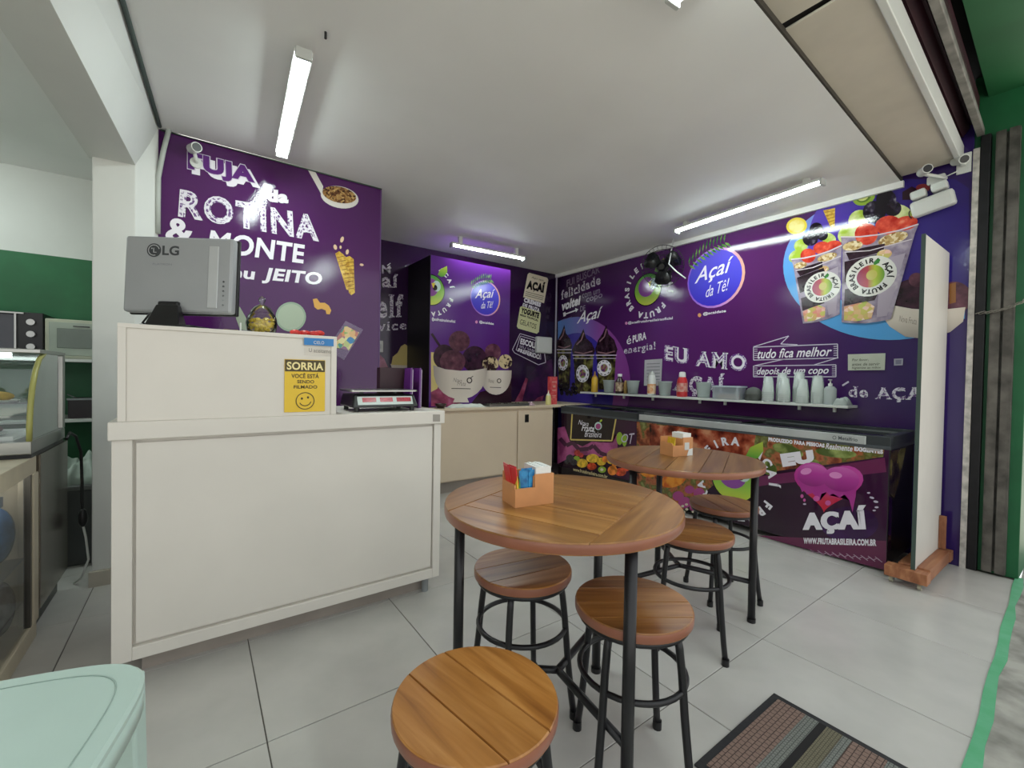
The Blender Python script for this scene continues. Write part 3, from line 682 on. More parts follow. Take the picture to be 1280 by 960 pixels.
flat(LW, 'mural_cashew', [[(391, 374), (396, 373), (400, 378.5), (406, 378.5), (411, 382), (414, 388), (412, 393), (408, 392.5), (407, 388), (402, 386), (397, 387), (393, 384)]], I('cashew', 'd8a24a'), wl, 2)
flat(LW, 'mural_melon', [ell(363.5, 396, 19, 18.5)], I('melon', '93a892'), wl, 1)
flat(LW, 'mural_melon_core', [ell(363.5, 396, 16.5, 16)], I('melon_core', 'a8b6a0'), wl, 2)
flat(LW, 'mural_petal', [[(294, 380), (300, 384), (308, 398), (313, 414), (300, 412), (295, 398)]], I('petal', '8f9a86'), wl, 2)

# ------------------------------------------------------------ back wall, recess and right end
text(BW, 'TEM', [(458, 342), (488, 342), (488, 332), (458, 330)], k_grey, wb, 2, bold=.01, name='mural_lettering')
text(BW, 'Açaí', [(440, 362), (498, 364), (498, 342), (440, 338)], k_chalk, wb, 2, bold=.03, slab=True, name='mural_lettering')
text(BW, 'Self', [(454, 399), (504, 396.5), (504, 368), (454, 368)], k_chalk, wb, 2, bold=.03, slab=True, name='mural_lettering')
text(BW, 'Service', [(440, 416), (508, 412), (508, 400.5), (440, 402)], k_chalk, wb, 2, bold=.02, slab=True, name='mural_lettering')
flat(BW, 'mural_dashes', line([(484, 332), (488, 329)], 1.2)+line([(484.5, 335), (489, 335)], 1.2)+line([(484, 338), (488, 340)], 1.2), k_white, wb, 2)
flat(BW, 'mural_bowl', [[(488, 455), (512, 455), (512, 482), (504, 480), (494, 472)]], k_bowl2, wb, 1)
flat(BW, 'mural_cream', [[(489, 456), (491, 446), (498, 440), (501, 433), (506, 430), (512, 434), (512, 457)]], I('vanilla', 'd2be7a'), wb, 2)
flat(BW, 'mural_splash', [[(471, 440), (480, 448), (490, 470), (505, 492), (505, 520), (471, 520)]], k_pink, wb, 1)
flat(BW, 'sign_panel', [[(661.5, 341), (684, 347.2), (685.3, 350), (680, 379), (654, 371.5), (659.5, 343)]], k_cream, wb, 1)
text(BW, 'Aqui tem', [(664, 348.5), (679, 352.5), (679.5, 349.5), (664.5, 345)], k_black, wb, 2, shear=.3)
text(BW, 'AÇAÍ', [(657.5, 363), (680, 369), (682, 353), (660, 347.5)], k_black, wb, 2, bold=.07)
flat(BW, 'sign_rules', line([(657, 364.5), (679.5, 370.5)], .7)+line([(656.5, 366.8), (679, 372.8)], .7)+line([(656, 369), (678.5, 375)], .7), I('rule_grey', '5c5650'), wb, 2)
text(BW, 'CREMES', [(654.5, 377.5), (675.5, 384), (676.5, 378.5), (655.5, 371.8)], k_white, wb, 2, bold=.07)
text(BW, 'DE FRUTA', [(653, 382.5), (674, 390.5), (675, 385.5), (654, 378.6)], k_white, wb, 2, bold=.05)
flat(BW, 'sign_panel', [[(652, 382.8), (675.5, 390.2), (676, 393), (673.5, 415), (671, 417.2), (647.5, 410.5), (646, 408), (650, 384)]], I('sign_lime', 'cfcf9f'), wb, 1)
text(BW, 'YOGURTE', [(650.5, 391), (673, 398.3), (674.4, 391.3), (652, 384.3)], k_black, wb, 2, bold=.07)
text(BW, 'MESA TROPICAL', [(649.8, 394.5), (672.5, 402), (673, 399.4), (650.4, 392.2)], k_black, wb, 2, bold=.04)
text(BW, 'GELATOS', [(649.5, 405), (669.5, 411.5), (670.8, 405.5), (650.5, 398.8)], k_black, wb, 2)
tk = [(650, 417), (677, 425), (679, 428), (682, 453), (673, 456), (643, 441), (640.5, 437)]
flat(BW, 'ticket_outline', line(tk+tk[:1], .9)+line([(650.5, 420), (674, 427), (676, 449), (645, 437.5), (650.5, 420)], .8), k_grey, wb, 1)
text(BW, 'ESCOLHA', [(650, 430), (676, 438), (676, 430), (651, 422.5)], k_white, wb, 2, bold=.05)
text(BW, 'SEU SABOR', [(649, 434), (674, 442.5), (674, 439), (649.5, 431.2)], k_grey, wb, 2)
text(BW, 'PREFERIDO', [(647, 439.5), (674, 449.5), (675, 443.5), (648, 435)], k_white, wb, 2, bold=.03)
flat(BW, 'mural_cloth', [[(640, 512), (650, 490), (660, 470), (672, 458), (690, 448), (694, 512)]], vinyl('ink_violet_cloth', None, None, 'noise', 4, [(.4, '2c1038'), (.6, '48194f')]), wb, 1)
flat(BW, 'mural_ribbon', [[(640, 508), (650, 490), (657, 472), (660, 474), (654, 496), (652, 508)], [(664, 505), (672, 497), (680, 494), (676, 505)]], k_pink, wb, 2)

# ------------------------------------------------------------ wrapped cabinet front
cL = BX.px(539.5, 362.5); R0 = .245
fruit_logo(BX, bx, (XB0+.003, cL[1]), R0, .045, half=True, start=76)
text(BX, '@acaifrutabrasileiraoficial', [(539.8, 401.5), (569, 404.5), (569, 400), (539.8, 396.5)], k_white, bx, 2, bold=.03)
palm_ball(BX, bx, BX.px(607, 373), .208, k_rim, lean=.05)
flat(BX, 'camera_icon', [ell(595.5, 402.5, 1.6, 1.9)], I('pink_icon', 'd98ac0'), bx, 2)
text(BX, '@acaidate', [(599, 404.5), (617, 407), (617, 403), (599, 400.5)], k_white, bx, 2, bold=.03)
flat(BX, 'print_vanilla', [[(538.7, 440), (546, 441), (552, 470), (546, 488), (538.7, 490)]], I('vanilla', 'd2be7a'), bx, 1)
flat(BX, 'print_spoon', line([(539.5, 417), (552, 436)], 3), k_dark, bx, 1)
flat(BX, 'print_cloth', [[(538.7, 490), (550, 484), (566, 496), (580, 508), (538.7, 508)]], k_pink, bx, 2)
flat(BX, 'print_shadow', [[(585, 509), (600, 490), (622, 484), (639, 470), (639.4, 509)]], k_dark, bx, 1)
flat(BX, 'print_scoop', [ell(555, 446, 13.5, 15.5)], k_chocd, bx, 3); flat(BX, 'print_scoop', [ell(593, 449, 15.5, 16.5)], k_chocd, bx, 3)
flat(BX, 'print_scoop', [ell(574, 426.5, 13.3, 13)], k_choc, bx, 4); flat(BX, 'print_scoop', [ell(565.5, 452, 16, 14.5)], k_choc, bx, 5)
def bowl_poly(x0, x1, yt, yb, foot):
    pts_ = []
    for i in range(15):
        t = i/14; a = PI*t; x = (x0+x1)/2-(x1-x0)/2*math.cos(a); pts_.append((x, yt+(yb-yt)*math.sin(a)**.8))
    pts_[7] = ((x0+x1)/2, yb); return pts_
flat(BX, 'print_bowl', [bowl_poly(541.3, 609, 456.5, 499, 0)+[(609, 460), (592, 463), (575, 463.5), (556, 461.5)], [(569, 496), (583, 496), (586, 503), (566, 503)]], k_bowl, bx, 6)
text(BX, 'Nova', [(566, 477), (577, 479), (577, 473), (566, 472)], I('bowl_ink', '8b7f78'), bx, 7, shear=.4)
text(BX, 'Fruta', [(571, 482), (582, 482.5), (582, 477), (571, 476.5)], I('bowl_ink', '8b7f78'), bx, 7, shear=.4)
flat(BX, 'print_emblem', annulus(586.5, 475.5, 3.6, 3.8, 1.4, 16)+line([(588, 472.5), (591, 470)], 1)+line([(564, 485.5), (588, 486)], .9), I('bowl_dark', '4b423f'), bx, 7)
flat(BX, 'print_scoop', [ell(616, 440, 10, 10.5)], k_choc, bx, 2); flat(BX, 'print_scoop', [ell(631.5, 452, 8.5, 9)], vinyl('ink_vanilla_sauce', None, None, 'noise', 14, [(.45, '2c1714'), (.52, 'c9b58c')]), bx, 3)
flat(BX, 'print_scoop', [ell(613, 455, 10, 10)], vinyl('ink_vanilla_sauce', None, None, 'noise', 14, [(.45, '2c1714'), (.52, 'c9b58c')]), bx, 4)
flat(BX, 'print_bowl', [bowl_poly(600, 639.3, 463, 493.5, 0)], k_bowl, bx, 5)
text(BX, 'Nova', [(610, 478), (617, 479), (617, 474), (610, 473)], I('bowl_ink', '8b7f78'), bx, 7, shear=.4)
flat(BX, 'print_emblem', annulus(623.5, 476, 2.8, 3, 1.1, 14)+line([(612, 484), (626, 484.6)], .8), I('bowl_dark', '4b423f'), bx, 7)

# ------------------------------------------------------------ long right wall
text(RW, 'FUI BUSCAR', [(708.6, 359), (750, 340.6), (749, 331.5), (708.6, 350)], I('dusty', '7d6a88'), wr, 2, bold=.02, name='mural_lettering')
text(RW, 'felicidade', [(701.8, 375), (751, 355), (750, 343), (701.8, 363.5)], k_chalk, wr, 2, bold=.03, slab=True, name='mural_lettering')
text(RW, 'voltei', [(702.4, 389), (726, 380.5), (726, 368.5), (702.4, 377.5)], k_white, wr, 2, bold=.05, shear=.2, name='mural_lettering')
text(RW, 'com um', [(728, 373), (750, 366.5), (750, 361), (728, 367.5)], I('dusty2', 'a295ac'), wr, 2, name='mural_lettering')
text(RW, 'copo', [(733, 380.5), (753, 374), (753, 366.5), (733, 373)], I('dusty2', 'a295ac'), wr, 2, name='mural_lettering')
text(RW, 'DE', [(725.4, 389.5), (731.6, 388), (731.6, 381.5), (725.4, 383)], I('dusty2', 'a295ac'), wr, 2, name='mural_lettering')
text(RW, 'Açaí', [(721, 408), (754.6, 399), (753.7, 382), (722, 391)], k_white, wr, 4, bold=.01, shear=.45, name='mural_lettering')
flat(RW, 'mural_arrow', line([(704.5, 393.5), (721, 387.5)], 1.6)+[[(719, 385), (723, 386.5), (720, 390.5)], [(704, 391), (707, 390), (707.5, 394.5), (704.5, 396)]], k_white, wr, 2)
text(RW, '#lettering', [(702, 402), (715, 397), (715, 395), (702, 400)], I('dusty', '7d6a88'), wr, 2, name='mural_lettering')
def cl(poly, x): return clip(poly, (-1, 0), -x)
flat(RW, 'mural_arc', [cl(ell(722, 480, 66, 84, 0, 48), 697.5)], vinyl('ink_arc', None, None, 'y', 1, [(0, '7d3b88'), (.35, '8a4a97'), (.6, '6b5aa8'), (1, '5e86c4')]), wr, 1)
flat(RW, 'mural_arc', [cl(ell(722, 488, 45, 72, 0, 48), 697.5)], I('arc_inner', '3a2f8f'), wr, 2)
def sundae(xc, wd, ytip, ysw, yrim, ybot, lab, L=3):
    sw = [(xc-wd*.5, yrim), (xc-wd*.58, yrim-(yrim-ysw)*.35), (xc-wd*.42, ysw+2), (xc-wd*.2, ysw-(ysw-ytip)*.35), (xc+wd*.0, ytip), (xc+wd*.12, ysw-(ysw-ytip)*.3), (xc+wd*.42, ysw+2), (xc+wd*.58, yrim-(yrim-ysw)*.35), (xc+wd*.5, yrim)]
    flat(RW, 'mural_sundae', [sw], k_acai, wr, L)
    flat(RW, 'mural_sundae_gloss', line([(xc-wd*.35, ysw+4), (xc-wd*.1, ysw-2), (xc+wd*.02, ytip+5)], 1.4)+line([(xc-wd*.45, yrim-4), (xc, yrim-2), (xc+wd*.45, yrim-5)], 1.5), I('gloss_pink', '8d6a72'), wr, L+1)
    flat(RW, 'mural_glass', [[(xc-wd*.5, yrim), (xc+wd*.5, yrim), (xc+wd*.4, ybot), (xc-wd*.4, ybot)]], vinyl('ink_sundae_glass', None, None, 'noise', 11, [(.35, '14100f'), (.5, '3a3122'), (.62, '6b6a35'), (.72, '8d7e58')]), wr, L)
    flat(RW, 'mural_glass_rim', line([(xc-wd*.55, yrim), (xc+wd*.55, yrim)], 1.2)+line([(xc-wd*.52, yrim+4), (xc+wd*.52, yrim+4)], .8), k_grey, wr, L+1)
    flat(RW, 'mural_badge', [ell(lab[0], lab[1], lab[2], lab[3])], k_white, wr, L+2)
    flat(RW, 'mural_badge_ring', annulus(lab[0], lab[1], lab[2]*.9, lab[3]*.9, 1.0, 20)[::2], k_black, wr, L+3)
    flat(RW, 'mural_badge_fruit', [ell(lab[0], lab[1], lab[2]*.5, lab[3]*.5)], vinyl('ink_badge', None, None, 'noise', 25, [(.4, '5a3a6b'), (.5, 'a35a5f'), (.6, '7da05a')]), wr, L+4)
sundae(705.5, 17, 406, 421, 437, 486, (704, 453.5, 6, 9.5)); sundae(729.5, 25, 411, 427, 444, 492, (728.5, 467, 8, 11)); sundae(758, 24, 406, 423, 444, 487, (755.5, 460, 9, 10))
flat(RW, 'mural_berries', [ell(700+random.random()*22, 480+random.random()*14, 2.2, 2.6, 0, 10) for k in range(24)], vinyl('ink_berries', None, None, 'noise', 30, [(.4, '0f0b14'), (.6, '2b2233'), (.75, '7a8a4a')]), wr, 8)
c = RW.px(809.5, 362)
fruit_logo(RW, wr, c, .285, .066, start=50)
text(RW, '@acaifrutabrasileiraoficial', [(785, 406), (841, 400), (841, 395.5), (785, 402)], k_white, wr, 2, bold=.03)
flat(RW, 'camera_icon', [ell(783, 404, 1.6, 1.9)], I('pink_icon', 'd98ac0'), wr, 2)
text(RW, 'é', [(783.5, 431), (789, 429.5), (789, 419), (783.5, 421)], k_white, wr, 2, name='mural_lettering')
text(RW, 'PURA', [(791, 429), (808, 424), (808, 414.5), (791, 419.5)], k_white, wr, 2, bold=.03, name='mural_lettering')
text(RW, 'energia!', [(780, 445), (820, 439), (820, 427), (780, 434)], k_chalk, wr, 2, bold=.02, slab=True, name='mural_lettering')
palm_ball(RW, wr, RW.px(893.5, 347.5), .315, k_rimr, lean=.06)
flat(RW, 'camera_icon', [ell(874.5, 394, 2.2, 2.4)], I('orange_icon', 'd99a6a'), wr, 2)
text(RW, '@acaidate', [(879, 395), (907.5, 391), (907.5, 386.5), (879, 390.5)], k_white, wr, 2, bold=.03)
for s, q in (('EU', [(830, 450.5), (861, 456), (861, 436), (831, 431)]), ('AMO', [(868.7, 457.5), (933.7, 465), (933.7, 442.5), (871, 439)])):
    text(RW, s, q, k_white, wr, 2, bold=.05, slab=True, name='mural_lettering')
    text(RW, s, q, chalk('ink_chalk_open', '6a3f86', 'c9c0d2', .45, .5, 70), wr, 3, bold=-.012, name='mural_lettering')
text(RW, 'AÇAÍ', [(840, 492), (906, 500), (906, 467), (845, 464)], k_chalk, wr, 2, bold=.04, slab=True, name='mural_lettering')
fr = lambda q, wd: line(q+q[:1], wd)
flat(RW, 'mural_ribbon', fr([(942, 434), (1047, 430), (1047, 447.5), (942, 450)], 1.1)+fr([(942, 457.5), (1045, 456), (1045, 471), (942, 471)], 1.1)+line([(942, 433.5), (986, 420), (976, 430), (997, 431)], 1.1)+line([(944, 457), (980, 449)], 1.1)+line([(1018, 456), (1048, 447)], 1.1)
     + sum([line([(943, 436.5+k*2.6), (947, 436.4+k*2.6)], .8) for k in range(5)], [])+sum([line([(1042, 433+k*2.8), (1046.5, 432.8+k*2.8)], .8) for k in range(5)], [])+sum([line([(943, 460+k*2.4), (947, 460+k*2.4)], .8) for k in range(5)], [])+sum([line([(1040, 458.5+k*2.6), (1044.5, 458.4+k*2.6)], .8) for k in range(5)], []), k_grey, wr, 2)
text(RW, 'tudo fica melhor', [(947, 448.5), (1040, 445), (1040, 433), (947, 436.5)], k_white, wr, 2, bold=.015, shear=.35, name='mural_lettering')
text(RW, 'depois de um copo', [(946, 471), (1036, 470), (1036, 458), (946, 459.5)], k_white, wr, 2, bold=.015, shear=.35, name='mural_lettering')
text(RW, 'de', [(1061, 496.5), (1085, 497), (1085, 483.5), (1061, 482.5)], k_chalk, wr, 2, bold=.03, slab=True, name='mural_lettering')
text(RW, 'AÇAÍ', [(1094, 502), (1163, 504), (1163, 480), (1094, 481)], k_chalk, wr, 2, bold=.04, slab=True, name='mural_lettering')
# big blue disc with the two cups of fruit
flat(RW, 'mural_disc', [ell(1112, 333, 133, 92, 0, 56)[0:0] or [p for p in ell(1112, 333, 133, 92, 0, 64) if p[0] < 1212.5 and p[1] > 236]], vinyl('ink_disc_blue', None, None, 'z', 1, [(0, '4f97cf'), (.6, '5c9ad6'), (1, '7d86cf')]), wr, 1)
flat(RW, 'mural_disc', [[p for p in ell(1128, 303, 118, 95, 0, 64) if p[0] < 1212 and p[1] > 222]], vinyl('ink_disc_indigo', None, None, 'y', 1, [(0, '2f2270'), (.45, '33247d'), (.75, '4b35a0'), (1, '5b46b0')]), wr, 2)
flat(RW, 'mural_lemon', [ell(996, 282.5, 13, 10.5, -.2)], k_yel, wr, 3); flat(RW, 'mural_lemon_core', [ell(996, 282.5, 10, 7.8, -.2)], vinyl('ink_lemon', None, None, 'noise', 10, [(.4, 'e2c84a'), (.6, 'efe39a')]), wr, 4)
flat(RW, 'mural_kiwi', [ell(1080, 246.5, 14.5, 10, -.35)], I('kiwi', '8fae3a'), wr, 3); flat(RW, 'mural_kiwi_core', [ell(1079, 246.5, 7, 4.5, -.35)], I('kiwi_core', 'd2d88a'), wr, 5); flat(RW, 'mural_kiwi_ring', [ell(1079.5, 246.5, 9.5, 6.4, -.35)], I('kiwi_seed', '5b7a2a'), wr, 4)
flat(RW, 'mural_wafer', [[(1029, 263), (1044, 260), (1043.5, 284), (1039.5, 286.5)]], k_wafer, wr, 3)
flat(RW, 'mural_wafer_lines', sum([line([(1030+k*1.6, 266+k*4), (1044, 263+k*4)], .7) for k in range(6)], []), I('wafer_line', '8a5f1d'), wr, 4)
def fcup(rl, rr_, br, bl_, lab, s, L):
    def m4(u, v): # u across, v down
        return ((1-u)*(1-v)*rl[0]+u*(1-v)*rr_[0]+u*v*br[0]+(1-u)*v*bl_[0], (1-u)*(1-v)*rl[1]+u*(1-v)*rr_[1]+u*v*br[1]+(1-u)*v*bl_[1])
    W_ = rr_[0]-rl[0]
    def blob(u, v, rx, ry, rot=-.2): x, y = m4(u, v); return ell(x, y, rx*W_, ry*W_, rot, 18)
    flat(RW, 'mural_apple_slices', [blob(.12, -.02, .17, .12, -.5), blob(.22, -.16, .14, .12, -.6), blob(.72, -.16, .16, .10, .3)], vinyl('ink_green_apple', None, None, 'noise', 9, [(.4, '9db83a'), (.6, 'd5dba0')]), wr, L)
    flat(RW, 'mural_grapes', [blob(.40, -.22, .15, .14), blob(.52, -.34, .13, .12), blob(.62, -.22, .11, .10)], vinyl('ink_black_grape', None, None, 'noise', 12, [(.5, '120c18'), (.62, '2d2438'), (.75, '9a94a4')]), wr, L+1)
    flat(RW, 'mural_strawberry', [blob(.33, .02, .15, .14), blob(.60, -.04, .17, .12), blob(.82, -.03, .16, .09)], vinyl('ink_strawberry', None, None, 'noise', 16, [(.35, 'b3261e'), (.6, 'd9503a'), (.75, 'e88a6a')]), wr, L+2)
    flat(RW, 'mural_clear_cup', [[m4(0, 0), m4(.25, .035), m4(.5, .045), m4(.75, .035), m4(1, 0), m4(.985, .1), m4(1, 1), m4(.75, 1.02), m4(.5, 1.03), m4(.25, 1.02), m4(0, 1), m4(.02, .1)]], k_cup, wr, L+1)
    flat(RW, 'mural_oats', [blob(.16, .13, .13, .06), blob(.70, .12, .20, .07, -.3)], vinyl('ink_oats', None, None, 'cells', 50, [(0, '8d6a3a'), (.5, 'cdb079'), (1, 'e3d6b5')]), wr, L+3)
    flat(RW, 'mural_acai_layer', [[m4(.07, .20), m4(.3, .17), m4(.6, .16), m4(.60, .25), m4(.12, .29)], [m4(.05, .30), m4(.62, .26), m4(.66, .36), m4(.4, .5), m4(.06, .54)], [m4(.06, .62), m4(.5, .6), m4(.66, .66), m4(.6, .78), m4(.05, .81)]], k_acai, wr, L+3)
    flat(RW, 'mural_banana', [[m4(.05, .82), m4(.45, .78), m4(.62, .85), m4(.6, .98), m4(.3, 1.0), m4(.05, .98)], blob(.62, .28, .10, .06)], k_fruitmix, wr, L+3)
    flat(RW, 'mural_cup_highlight', [[m4(.60, .34), m4(.93, .30), m4(.92, .5), m4(.64, .56)], [m4(.64, .68), m4(.92, .64), m4(.9, .96), m4(.70, .97)]], I('cup_haze', 'a79aa8'), wr, L+3)
    flat(RW, 'mural_cup_lip', line([m4(0, .005), m4(.25, .04), m4(.5, .05), m4(.75, .04), m4(1, .005)], 1.6)+line([m4(.05, .19), m4(.4, .215), m4(.97, .16)], 1.1), I('lip', 'cfc4cc'), wr, L+4)
    c = RW.px(*lab); 
    flat(RW, 'mural_badge', [ell(c[0], c[1], s*1.02, s)], I('badge_white', 'd5d2cc'), wr, L+4, False)
    flat(RW, 'mural_badge_fruit', [ell(c[0], c[1], s*.56, s*.56)], vinyl('ink_badge_big', None, None, 'y', 1, [(0, '5a8a34'), (.35, 'a9b53c'), (.6, 'a8414a'), (1, '8d3a5a')]), wr, L+5, False)
    flat(RW, 'mural_badge_core', [ell(c[0]+s*.05, c[1]+s*.05, s*.22, s*.25)], I('badge_core', 'b9b05a'), wr, L+6, False)
    flat(RW, 'mural_badge_leaf', [ell(c[0]+s*.24, c[1]+s*.66, s*.16, s*.09, .8)], k_leaf, wr, L+5, False)
    ring_text(RW, 'AÇAÍ FRUTA BRASILEIRA ', c, s*.66, s*.22, math.radians(38), 2*PI/22, k_black, wr, L+5, .04, 1, name='badge_lettering')
fcup((989, 324), (1053.5, 306), (1050, 393), (1004, 404.5), (1028, 359), .135, 5)
fcup((1051.5, 296), (1149, 280), (1114, 399), (1052.5, 403), (1088.7, 345.5), .162, 12)
flat(RW, 'mural_scoop', [ell(1140, 375, 26, 26)], k_chocd, wr, 3); flat(RW, 'mural_scoop', [ell(1146, 350, 10, 9), ell(1193, 372, 22, 20)], k_choc, wr, 4)
flat(RW, 'mural_bowl', [[(1101, 392), (1118, 382), (1140, 386), (1170, 388), (1207, 384), (1204, 402), (1188, 415), (1160, 424), (1132, 421), (1112, 408)]], k_bowl2, wr, 5)
text(RW, 'Nova Fruta', [(1124, 402), (1146, 406), (1146, 398), (1124, 394)], I('bowl_ink', '8b7f78'), wr, 6, shear=.35)
flat(RW, 'mural_chocolate', [[(1187, 355), (1195, 353), (1195, 378), (1187, 380)]], I('chocolate', '8a5a30'), wr, 5)
flat(RW, 'mural_bird_of_leaves', [[(1128, 240), (1140, 233), (1150, 238), (1140, 250), (1128, 250)]], k_dark, wr, 3); flat(RW, 'mural_berry', [ell(1154, 235, 9, 5)], I('deep_red', '7d2a2f'), wr, 4)
flat(RW, 'mural_drip', line([(1053, 482), (1061, 477)], 2.2), k_grey, wr, 2)

# ------------------------------------------------------------ big freezer print
F1 = fz1.children[0]; FS = [o for o in fz1.children if o.name.startswith('front_skin')][0]; FS2 = [o for o in fz2.children if o.name.startswith('front_skin')][0]
FX = Plane(0, 3.8198)
k_photo = vinyl('ink_fruit_photo', None, None, 'noise', 8.5, [(.3, '2c1512'), (.42, '7a3a24'), (.5, 'a8623f'), (.58, '5a5a2c'), (.7, '8d9055')], bump=.02)
k_photo_r = vinyl('ink_fruit_photo_warm', None, None, 'noise', 7.5, [(.32, '260f0e'), (.45, '7d3424'), (.56, 'a8563c'), (.68, 'c98d6a')], bump=.02)
flat(FX, 'photo_band', [[(796, 527), (860, 533), (930, 541), (1000, 548), (1106, 560), (1104, 571), (1040, 580), (960, 590), (900, 600), (850, 640), (796, 650)]], k_photo, FS, 1)
flat(FX, 'photo_band', [[(812, 530), (880, 537), (945, 543), (940, 572), (900, 580), (860, 566), (812, 560)]], k_photo_r, FS, 2)
flat(FX, 'leaf_shapes', [ell(985, 563, 20, 7, .3), ell(1045, 566, 26, 6, .1), ell(960, 585, 12, 8, .4), ell(1015, 578, 9, 4)], vinyl('ink_leaf_photo', None, None, 'noise', 9, [(.4, '4a5a24'), (.6, '93a05a')], bump=.02), FS, 2)
flat(FX, 'swoosh', [[(900, 604), (960, 594), (1040, 583), (1106, 572), (1108, 590), (1040, 598), (960, 606), (900, 616)]], I('swoosh', '6a2a52', bump=.02), FS, 2)
flat(FX, 'floor_swoosh', [[(946, 669), (1000, 672), (1108, 676), (1108, 713), (1040, 695)]], I('swoosh_low', '64294a', bump=.02), FS, 1)
flat(FX, 'violet_glow', [ell(1062, 655, 36, 22)], vinyl('ink_violet_glow', None, None, 'noise', 3, [(.4, '33163f'), (.6, '45205c')], bump=.02), FS, 1)
cF = FX.px(917.5, 598); fruit_logo(FX, FS, cF, .30, .066, start=64, layer=4)
text(FX, 'EU', [(978.7, 584), (1018.7, 578), (1016, 562), (975, 567.5)], k_white, FS, 4, bold=.09)
hp = []
for k in range(40):
    t = 2*PI*k/40; x = 16*math.sin(t)**3; y = 13*math.cos(t)-5*math.cos(2*t)-2*math.cos(3*t)-math.cos(4*t); hp.append((1035+x*2.7+.3*y, 605-y*2.1+.25*x))
flat(FX, 'heart', [hp], vinyl('ink_heart', None, None, 'z', 1, [(0, 'c4263a'), (.3, 'c02c4c'), (.5, 'b3318a'), (1, 'c94fa8')], bump=.02), FS, 5)
drip = [(996, 598), (1003, 615), (1006, 613), (1009, 618), (1016, 616), (1021, 622), (1025, 626), (1027, 617), (1034, 615), (1037, 619), (1042, 617), (1050, 622), (1056, 618), (1062, 625), (1066, 640), (1070, 620), (1077, 600), (1076, 610)]
flat(FX, 'heart_drips', [drip[:16]+[(1072, 596), (1035, 588), (1000, 590)]], I('heart_mid', 'a8368c', bump=.02), FS, 6)
for e_ in ((1017, 594, 20, 14, .1), (1051.5, 599, 23, 15.5, .15)): flat(FX, 'heart_lobe', [ell(*e_)], vinyl('ink_heart_top', None, None, 'z', 1, [(0, '8d2a78'), (.6, 'b53f9a'), (1, 'cf6ab6')], bump=.02), FS, 7)
for e_ in ((1008, 589, 7, 4, -.2), (1045, 594, 8, 4, .1)): flat(FX, 'heart_gloss', [ell(*e_)], I('heart_gloss', 'dd8cc8', bump=.02), FS, 8)
flat(FX, 'drops', [ell(1021, 623, 4, 3.4), ell(1035.5, 628.5, 3.6, 3.2), ell(1003, 620, 2, 2.4), ell(1006, 625, 1.6, 2)], I('drop', 'c95aa0', bump=.02), FS, 9)
flat(FX, 'confetti', [ell(1086, 616, 2, 1), ell(1090, 622, 3, 1.3, .3), ell(1095, 627, 3, 1.4, .2), ell(1096, 634, 2.5, 1.2), ell(1093, 638, 2, 1), ell(1006, 630, 2, 1)], k_grey, FS, 4)
for k_, dx_ in enumerate((-1.3, 1.3)): text(FX, 'AÇAÍ', [(1005, 667), (1086, 667), (1081.7, 631), (1005, 636)], k_white, FS, 10+k_, dx=dx_, bold=.04, space=1.12)
text(FX, 'WWW.FRUTABRASILEIRA.COM.BR', [(1004.5, 679.5), (1095.7, 682.5), (1095.7, 674), (1004.5, 672)], k_white, FS, 4, bold=.05)
flat(FX, 'woven_pattern', sum([line([(1004+k*3.0, 686+k*.33+(k % 3)*2.2), (1010+k*3.0, 688+k*.33+((k+1) % 3)*2.2)], .9) for k in range(32)], []), I('weave', 'a98aa0', bump=.02), FS, 3)
text(FX, 'PRODUZIDO PARA PESSOAS', [(960.7, 551.5), (1031, 559.6), (1031, 554.6), (960.7, 546.5)], k_white, FS, 4, bold=.07)
text(FX, 'Realmente', [(1032, 561), (1066, 564.5), (1066, 557.2), (1032, 553.4)], k_white, FS, 4, shear=.35, bold=.02)
text(FX, 'EXIGENTES', [(1068, 563.6), (1104, 567.6), (1104, 562), (1068, 558)], k_white, FS, 4, bold=.07)
flat(FX, 'oranges', [ell(842, 600, 16, 9, -.3), ell(812, 588, 12, 9), ell(820, 570, 8, 6)], vinyl('ink_oranges', None, None, 'noise', 12, [(.4, 'c0571f'), (.6, 'e0902f')], bump=.02), FS, 3)
flat(FX, 'purple_blossom', [ell(848, 620, 7, 6), ell(856, 628, 8, 7), ell(874, 616, 7, 6), ell(862, 612, 6, 5), ell(868, 634, 6, 5)], I('blossom', 'a2467f', bump=.02), FS, 3)
flat(FX, 'seeds', [ell(852+random.random()*26, 628+random.random()*14, 2, 1.6, 0, 8) for k in range(14)], I('seed_pale', 'c9c0a8', bump=.02), FS, 4)
flat(FX, 'label', [[(1083, 557.5), (1101, 559.3), (1101, 564.5), (1083, 562.5)]], I('bar_label', 'a9a4a2', bump=.02), FS, 6)
fr1 = [o for o in fz1.children if o.name.startswith('front_rim')][0]
text(Plane(0, 3.806), 'Metalfrio', [(1048, 549.5), (1072, 552), (1072, 547.6), (1048, 545)], I('brand_grey', '5d6264'), fr1, 1, bold=.02)
flat(Plane(0, 3.806), 'brand_mark', annulus(1043, 547, 2.4, 2.4, .7, 14), I('brand_grey', '5d6264'), fr1, 1)
# printed side of the big freezer
FE = Plane(1, .895)
Body1 = [o for o in fz1.children if o.name.startswith('body')][0]
flat(FE, 'side_photo', [[(3.83, .55), (3.95, .5), (4.05, .6), (4.2, .83), (3.83, .84)]], vinyl('ink_side_photo', None, None, 'noise', 7, [(.35, '2a1f14'), (.5, '6b5a24'), (.65, 'b0a464')], bump=.02), Body1, 1, False)
flat(FE, 'side_glow', [[(3.83, .15), (3.9, .15), (3.9, .5), (3.83, .53)]], I('side_purple', '3a1a3a', bump=.02), Body1, 1, False)
